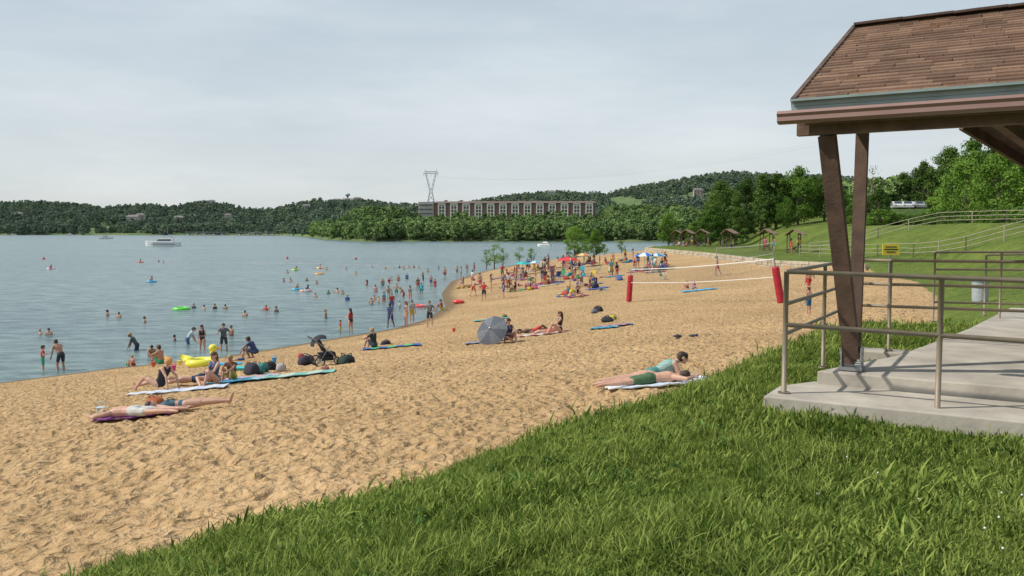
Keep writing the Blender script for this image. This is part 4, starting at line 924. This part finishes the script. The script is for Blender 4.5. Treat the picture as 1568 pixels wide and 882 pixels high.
def bucket(u,v,c):
    p=ground(u,v); mb=MB(); mb.tube([(0,0,0),(0,0,.2),(0,0,.21)],[.07,.1,.11],14,0); mb.tube([(-.1,0,.2),(-.08,0,.3),(0,0,.34),(.08,0,.3),(.1,0,.2)],.007,5,0,False)
    mb.obj('sand_bucket',[mat('plastic',c,.35)],None,(p.x,p.y,H(p.x,p.y,False)+.02))
for a in [(196,562,(.02,.4,.15)),(55,557,(.6,.03,.03)),(266,568,(.6,.05,.2)),(155,640,(.5,.55,.55)),(420,556,(.05,.3,.6)),(695,509,(.6,.08,.05)),(235,562,(.6,.1,.05)),(275,560,(.8,.6,.1))]: bucket(*a)
def stroller(u,v):
    p=ground(u,v); root=empty('baby_stroller',(p.x,p.y,H(p.x,p.y,False)),.5); mb=MB()
    for y in(-.27,.27):
        mb.torus((-.35,y,.18),.16,.022,0,20,6,Matrix.Rotation(math.pi/2,3,'X')); mb.torus((.38,y*.6,.13),.11,.02,0,18,6,Matrix.Rotation(math.pi/2,3,'X'))
        for k in range(4): a=k*math.pi/4; mb.tube([(-.35-math.cos(a)*.15,y,.18-math.sin(a)*.15),(-.35+math.cos(a)*.15,y,.18+math.sin(a)*.15)],.006,4,1)
        mb.tube([(.38,y*.7,.15),(-.1,y,.6),(-.62,y,1.02)],.014,6,1); mb.tube([(-.35,y,.18),(.0,y,.72)],.014,6,1); mb.tube([(-.35,y,.18),(.38,y*.6,.15)],.012,6,1)
    mb.tube([(-.62,-.27,1.02),(-.62,.27,1.02)],.018,8,0); mb.tube([(-.35,-.27,.18),(-.35,.27,.18)],.012,6,1)
    mb.obj('frame_and_wheels',[mat('rubber',(.02,.02,.02),.7),M_steel],root)
    s=MB(); vs=[]
    for x,z in((.25,.30),(.2,.48),(-.02,.46),(-.2,.62),(-.32,.92)):
        vs+=[(x,-.22,z),(x,.22,z)]
    s.add(vs,[(2*i,2*i+1,2*i+3,2*i+2) for i in range(4)],0); s.box((-.05,0,.28),(.4,.36,.16),0); s.box((-.05,0,.42),(.5,.44,.06),0); s.beam((-.12,-.0,.5),(-.34,0,.92),.42,.07,0)
    vs=[]
    for i in range(7):
        a=math.pi*.52+ i*math.pi*.11-.5
        for k in range(9): b=(k/8-.5); vs.append((-.22+.36*math.cos(a)*(1-.3*abs(b)),b*.48,.72+.36*math.sin(a)*math.sqrt(max(0,1-2.2*b*b))))
    s.add(vs,[(i*9+k,i*9+k+1,(i+1)*9+k+1,(i+1)*9+k) for i in range(6) for k in range(8)],0)
    s.obj('seat_and_canopy',[cloth((.03,.03,.04))],root)
stroller(502,560)
def umbrella(u,v,R,h,c1_,c2_,tilt=(0,0),rz=0,zoff=0):
    p=ground(u,v); mb=MB(); n=16; vs=[(0,0,h)]; rings=4
    for j in range(1,rings+1):
        t=j/rings
        for i in range(n):
            a=2*math.pi*i/n; sc=1 if i%2==0 else .965; vs.append((R*t*sc*math.cos(a),R*t*sc*math.sin(a),h-.32*R*t**1.6))
    fs=[(0,1+i,1+(i+1)%n) for i in range(n)]; ms=[(i//2)%2 for i in range(n)]
    for j in range(rings-1):
        for i in range(n): fs.append((1+j*n+i,1+(j+1)*n+i,1+(j+1)*n+(i+1)%n,1+j*n+(i+1)%n)); ms.append((i//2)%2)
    mb.v+=vs; mb.f+=fs; mb.m+=ms
    mb.tube([(0,0,0),(0,0,h+.08)],.018,8,2)
    for i in range(0,n,2): a=2*math.pi*i/n; mb.tube([(0,0,h*.72),(R*.5*math.cos(a),R*.5*math.sin(a),h-.16*R)],.006,4,2)
    ob=mb.obj('beach_umbrella',[cloth(c1_),cloth(c2_),M_steel],None,(p.x,p.y,H(p.x,p.y,False)+zoff)); ob.rotation_euler=(tilt[0],tilt[1],rz); return ob
umbrella(987,413,1.25,1.9,(.03,.15,.5),(.65,.7,.75)); umbrella(800,421,1.1,1.7,(.03,.35,.35),(.05,.45,.42)); umbrella(870,412,1.5,1.6,(.5,.03,.04),(.6,.04,.05)); umbrella(1005,411,1.1,1.7,(.03,.2,.4),(.5,.6,.7)); umbrella(820,418,1.0,1.6,(.1,.3,.45),(.55,.6,.6)); umbrella(893,405,1.1,1.6,(.55,.2,.08),(.6,.5,.2))
umbrella(760,526,.68,.62,(.09,.10,.12),(.14,.15,.17),(.75,-.75),rz=.15,zoff=.33)
person(779,524,'knees_f',200,bot=(.05,.05,.1)); person(818,511,'supine',-80,bot=(.5,.05,.04)); person(857,511,'knees_f',90,bot=(.03,.03,.04),hair=(.05,.03,.02)); person(838,511,'prone',95,bot=(.5,.1,.1)); towel(828,513,2.2,1.0,4,(.5,.25,.22),(.55,.5,.45)); towel(745,525,1.8,.8,0,(.2,.25,.35))
towel(940,500,1.6,.8,10,(.1,.15,.35),(.5,.2,.2)); towel(925,503,1.2,.7,-12,(.05,.3,.4)); bag(938,490,(.5,.42,.05),.45); bag(930,493,(.03,.03,.04),.5); bag(916,477,(.02,.02,.03),.5); bag(910,480,(.15,.16,.2),.35); towel(752,490,2.2,1,0,(.05,.35,.35),(.3,.3,.2)); bag(772,487,(.25,.2,.1),.4)
towel(1070,445,2.6,1.1,5,(.05,.35,.6)); person(1053,443,'knees',120,sc=.7,top=(.5,.3,.3)); person(1062,444,'knees',200,sc=.7,top=(.35,.1,.3))
def shoes(u,v,c):
    p=ground(u,v); mb=MB()
    for s in(-.09,.09): mb.sph((s,0,.04),(.045,.13,.035),0,10,6); mb.sph((s,-.05,.07),(.04,.055,.035),0,10,6)
    mb.obj('pair_of_shoes',[cloth(c)],None,(p.x,p.y,H(p.x,p.y,False)+.02),pr_.uniform(0,3),True,1.0)
shoes(1037,518,(.03,.03,.05)); shoes(1062,517,(.03,.04,.07)); shoes(498,567,(.3,.1,.1))
rc=random.Random(21)
poses=['knees','knees_f','sitlegs','stand','stand_f','hips','walk','supine','prone','knees','recline_f','crouch','stand_f']
for (u,v,pz,rot) in [(725,454,'walk',-60),(741,461,'hips',160),(771,457,'stand',100),(752,446,'stand_f',-90),(735,443,'stand',20)]: person(u,v,pz,rot,top={741:(.5,.03,.03),771:(.03,.04,.08)}.get(u,'s'))
person(1238,454,'walk',-150,bot=(.45,.03,.03),skin=M_skinA); person(1238,483,'stand',30,bot=(.03,.12,.25),sc=.66,skin=M_skinA); person(1098,422,'walk',90,bot=(.5,.06,.04))
clusters=[(800,440,45,8,11),(825,432,40,7,11),(865,425,40,6,10),(905,440,30,6,8),(880,452,22,5,5),(780,425,30,6,8),(810,415,40,5,12),(860,410,50,4,13),(920,405,40,3,9),(985,412,20,4,9),(1010,412,18,5,9),(935,425,25,5,4),(840,402,50,3,11),(960,400,20,2,5),(715,440,18,6,4)]
for cu,cv,su,sv,n in clusters:
    for i in range(n):
        u=cu+rc.uniform(-su,su)*.7; v=cv+rc.uniform(-sv,sv); 
        q=ground(u,v)
        if q.z<.15: continue
        ps=rc.choice(poses); person(u,v,ps,rc.uniform(0,360),top='r',sc=rc.choice([1,1,1,.95,.65,.75]))
        if rc.random()<.5: towel(u+rc.uniform(-4,4),v+1,2.0,1.0,rc.uniform(-30,30),rc.choice(CC),rc.choice(CC+[None]*8))
        if rc.random()<.35: bag(u+rc.uniform(-8,8),v+.5,rc.choice(CC),.55)
def chair(u,v,c,rz):
    p=ground(u,v); mb=MB()
    for s in(-.27,.27): mb.tube([(s,.3,0),(s,-.25,.4),(s,-.45,.9)],.015,6,1); mb.tube([(s,-.3,0),(s,.28,.38)],.015,6,1); mb.tube([(s,.25,.55),(s,-.32,.6)],.02,6,1)
    mb.add([(-.27,.28,.38),(.27,.28,.38),(.27,-.22,.34),(-.27,-.22,.34),(.27,-.45,.9),(-.27,-.45,.9)],[(0,1,2,3),(3,2,4,5)],0)
    mb.obj('beach_chair',[cloth(c),M_steel],None,(p.x,p.y,H(p.x,p.y,False)),rz)
for i in range(9): chair(rc.uniform(780,1020),rc.uniform(408,432),rc.choice(CC),rc.uniform(0,6))
for (u,Y) in [(1052,132),(1060,128),(1085,124),(1120,118),(1172,103),(1186,105),(1212,89),(1224,93),(1040,140)]:
    a,_=ray(u,352); person(0,0,rc.choice(['stand','stand_f','hips','sitlegs']),rc.uniform(0,360),top='r',pos=(a*Y,Y,0))
for u,v,pz,sc,rot in [(75,513,'stand',.9,200),(62,512,'stand',.7,150),(165,484,'stand',1,90),(182,486,'stand',.8,0),(222,494,'stand',.9,100),(408,475,'wave',.95,150),(423,478,'stand_f',1,220),(375,484,'stand',.9,0),(297,472,'stand',.9,60),(313,474,'stand',.8,150),(329,473,'stand_f',.9,200),(345,473,'stand',.8,0),(499,488,'stand',.9,90),(517,448,'wave',1,160),(562,437,'stand_f',1,100),(586,437,'stand',1,40),(596,434,'wave',.9,200),(600,430,'stand',.8,100),(569,466,'bend',.8,20),(580,464,'stand',.75,120),(588,462,'stand_f',.9,200),(573,460,'wave',.7,0),(607,449,'hips',.9,180),(617,455,'bend',.9,80),(628,459,'stand_f',1,150),(640,440,'stand',.9,0),(660,436,'stand',.8,200),(648,431,'wave',.9,90),(681,424,'stand',1,0),(672,412,'stand',.9,100),(700,420,'hips',.9,10),(706,424,'stand_f',.9,100),(715,418,'stand',.9,200),(726,414,'stand',.9,300),(435,431,'stand',.9,90),(445,431,'stand',.9,0),(470,430,'stand',.8,0),(485,434,'stand',.8,0),(503,450,'stand',.8,20),(532,460,'stand',.9,20),(545,420,'stand',.9,0),(590,412,'stand',.9,0),(602,411,'wave',.9,0),(612,410,'stand',.9,50),(618,412,'stand',1,0),(626,410,'wave',.9,0),(634,410,'stand_f',.9,0),(641,411,'stand',.9,0),(250,402,'stand',.9,0),(243,401,'stand_f',.9,0),(655,417,'stand',.9,0),(530,413,'stand',.9,0),(500,413,'stand',.9,0),(570,410,'stand',.8,0),(525,450,'stand',.7,0),(483,455,'stand',.8,0),(600,470,'stand',1,200),(595,455,'hips',1,190),(612,472,'stand',.6,100),(620,486,'crouch',.6,0),(575,447,'stand',.9,0),(666,445,'stand',.8,0),(440,418,'stand',.9,0),(610,430,'stand',.9,0),(623,427,'stand',.9,0),(645,450,'bend',.85,0)]:
    person(u,v,pz,rot,top=rc.choice(['s','s','r']),sc=sc,water=True)
GREEN=(.12,.65,.05)
for u,v,c,c2_,pers in [(278,474,GREEN,None,0),(232,432,(.03,.35,.6),None,1),(78,412,(.75,.1,.25),(.7,.6,.6),1),(215,402,(.7,.15,.1),None,1),(490,411,(.75,.1,.2),(.8,.7,.2),1),(452,414,(.1,.5,.15),(.6,.7,.1),1),(468,446,(.6,.6,.6),(.7,.3,.2),1),(455,444,(.05,.35,.5),None,1),(489,420,(.7,.35,.05),None,0),(640,470,(.7,.1,.1),None,0)]:
    ring(u,v,c,.5 if pers else .55,.16,.05,c2_=c2_)
    if pers: 
        o=person(u,v,'recline_f' if rc.random()<.5 else 'sitlegs',rc.uniform(40,120),water=True,sc=.95,name='floating_person'); o.location.z=-.08
p=ground(702,465); mb=MB(); mb.torus((0,0,.15),.4,.14,0); mb.obj('inflatable_ring',[mat('vinyl',(.7,.04,.03),.25,.03,3,coat=.5)],None,(p.x,p.y,p.z+.03),0,True)

# ---------------------------------------------------------------- volleyball courts
def volley(pa,pb,pad=True,h=2.35,lean=(0,0)):
    a=Vector(pa);b=Vector(pb); root=empty('volleyball_net',(0,0,0)); mp=MB()
    tops=[]
    for q,ln in((a,lean[0]),(b,lean[1])):
        t=q+Vector((ln,0,h)); mp.tube([q-Vector((0,0,.2)),t],.045,8,1); tops.append(t)
        if pad: 
            k=q+Vector((0,0,.05)); k2=q+(t-q)*.80; mp.tube([k,k.lerp(k2,.03),k.lerp(k2,.97),k2],[.17,.19,.19,.16],14,0)
            for z in(.25,.5,.75): kk=k.lerp(k2,z); mp.tube([kk,kk+(k2-k).normalized()*.05],.195,14,2)
    mp.obj('padded_posts',[mat('pad_red',(.42,.015,.03),.6,.1,3),mat('post_grey',(.3,.28,.26),.5),mat('strap',(.3,.02,.03),.6)],root)
    nn=MB(); n=64
    def pt(t,f): 
        z0=a.lerp(b,t)+(tops[0]-a).lerp(tops[1]-b,t)*f; z0.z-=.12*math.sin(math.pi*t); return z0
    for f,r in((.97,.028),(.58,.022)):
        nn.tube([pt(k/20,f) for k in range(21)],r,6,0)
    for k in range(n+1): nn.tube([pt(k/n,.58),pt(k/n,.97)],.0035,3,1,False)
    for j in range(1,8): nn.tube([pt(k/20,.58+.39*j/8) for k in range(21)],.0035,3,1,False)
    nn.obj('net',[mat('net_tape',(.75,.75,.72),.7),mat('net_cord',(.25,.25,.25),.8)],root)
pa=ground(963,463); pb=ground(1196,465); volley(pa,pb,lean=(.12,-.42))
pa=ground(1097,424); pb=pa+Vector((6.5,5,.4)); volley(pa,pb,False,2.6)

# ---------------------------------------------------------------- sky, sun, camera
sun_el=math.radians(46); d=Vector((-.88,-.10,0)).normalized()
sd=Vector((d.x*math.cos(sun_el),d.y*math.cos(sun_el),math.sin(sun_el)))
L=bpy.data.lights.new('sun','SUN'); L.energy=4.0; L.angle=math.radians(.8); L.color=(1,.945,.85)
lo=bpy.data.objects.new('sun',L); scene.collection.objects.link(lo); lo.rotation_euler=sd.to_track_quat('Z','Y').to_euler(); lo.location=(-30,0,40)
wd=bpy.data.worlds.new('World'); scene.world=wd; wd.use_nodes=True; n=wd.node_tree; n.nodes.clear()
out=n.nodes.new('ShaderNodeOutputWorld'); bg=n.nodes.new('ShaderNodeBackground'); sk=n.nodes.new('ShaderNodeTexSky'); sk.sky_type='NISHITA'; sk.sun_disc=False
sk.sun_elevation=sun_el; sk.sun_rotation=math.atan2(d.x,d.y); sk.air_density=1.0; sk.dust_density=2.0
tc=n.nodes.new('ShaderNodeTexCoord'); mp=n.nodes.new('ShaderNodeMapping'); mp.inputs['Scale'].default_value=(1.0,1.0,4.5); mp.inputs['Rotation'].default_value=(0.0,.15,.3); n.links.new(tc.outputs['Generated'],mp.inputs['Vector'])
cn=noise(n,mp.outputs[0],1.6,6,.6)
cf=ramp(n,cn,[(.32,(.66,.66,.66)),(.68,(.96,.96,.96))])
sx=n.nodes.new('ShaderNodeSeparateXYZ'); n.links.new(tc.outputs['Generated'],sx.inputs[0])
cc=ramp(n,sx.outputs[2],[(0,(.77,.82,.83)),(.22,(.61,.70,.77)),(1,(.46,.57,.70))])
wc=ramp(n,noise(n,mp.outputs[0],3.5,7,.6),[(.45,(1,1,1)),(.72,(1.13,1.10,1.07))]); cc=mixc(n,cc,wc,1.0,'MULTIPLY')
cs=n.nodes.new('ShaderNodeVectorMath'); cs.operation='SCALE'; cs.inputs['Scale'].default_value=10; n.links.new(cc,cs.inputs[0])
c=mixc(n,sk.outputs[0],cs.outputs[0],cf)
n.links.new(c,bg.inputs[0]); bg.inputs[1].default_value=.1; n.links.new(bg.outputs[0],out.inputs[0])
cam=bpy.data.cameras.new('camera'); cam.sensor_width=36; cam.lens=36*F/1568; cam.clip_start=.05; cam.clip_end=20000
co=bpy.data.objects.new('camera',cam); scene.collection.objects.link(co); co.location=(0,0,EYE); co.rotation_euler=(math.pi/2-TH,0,0); scene.camera=co
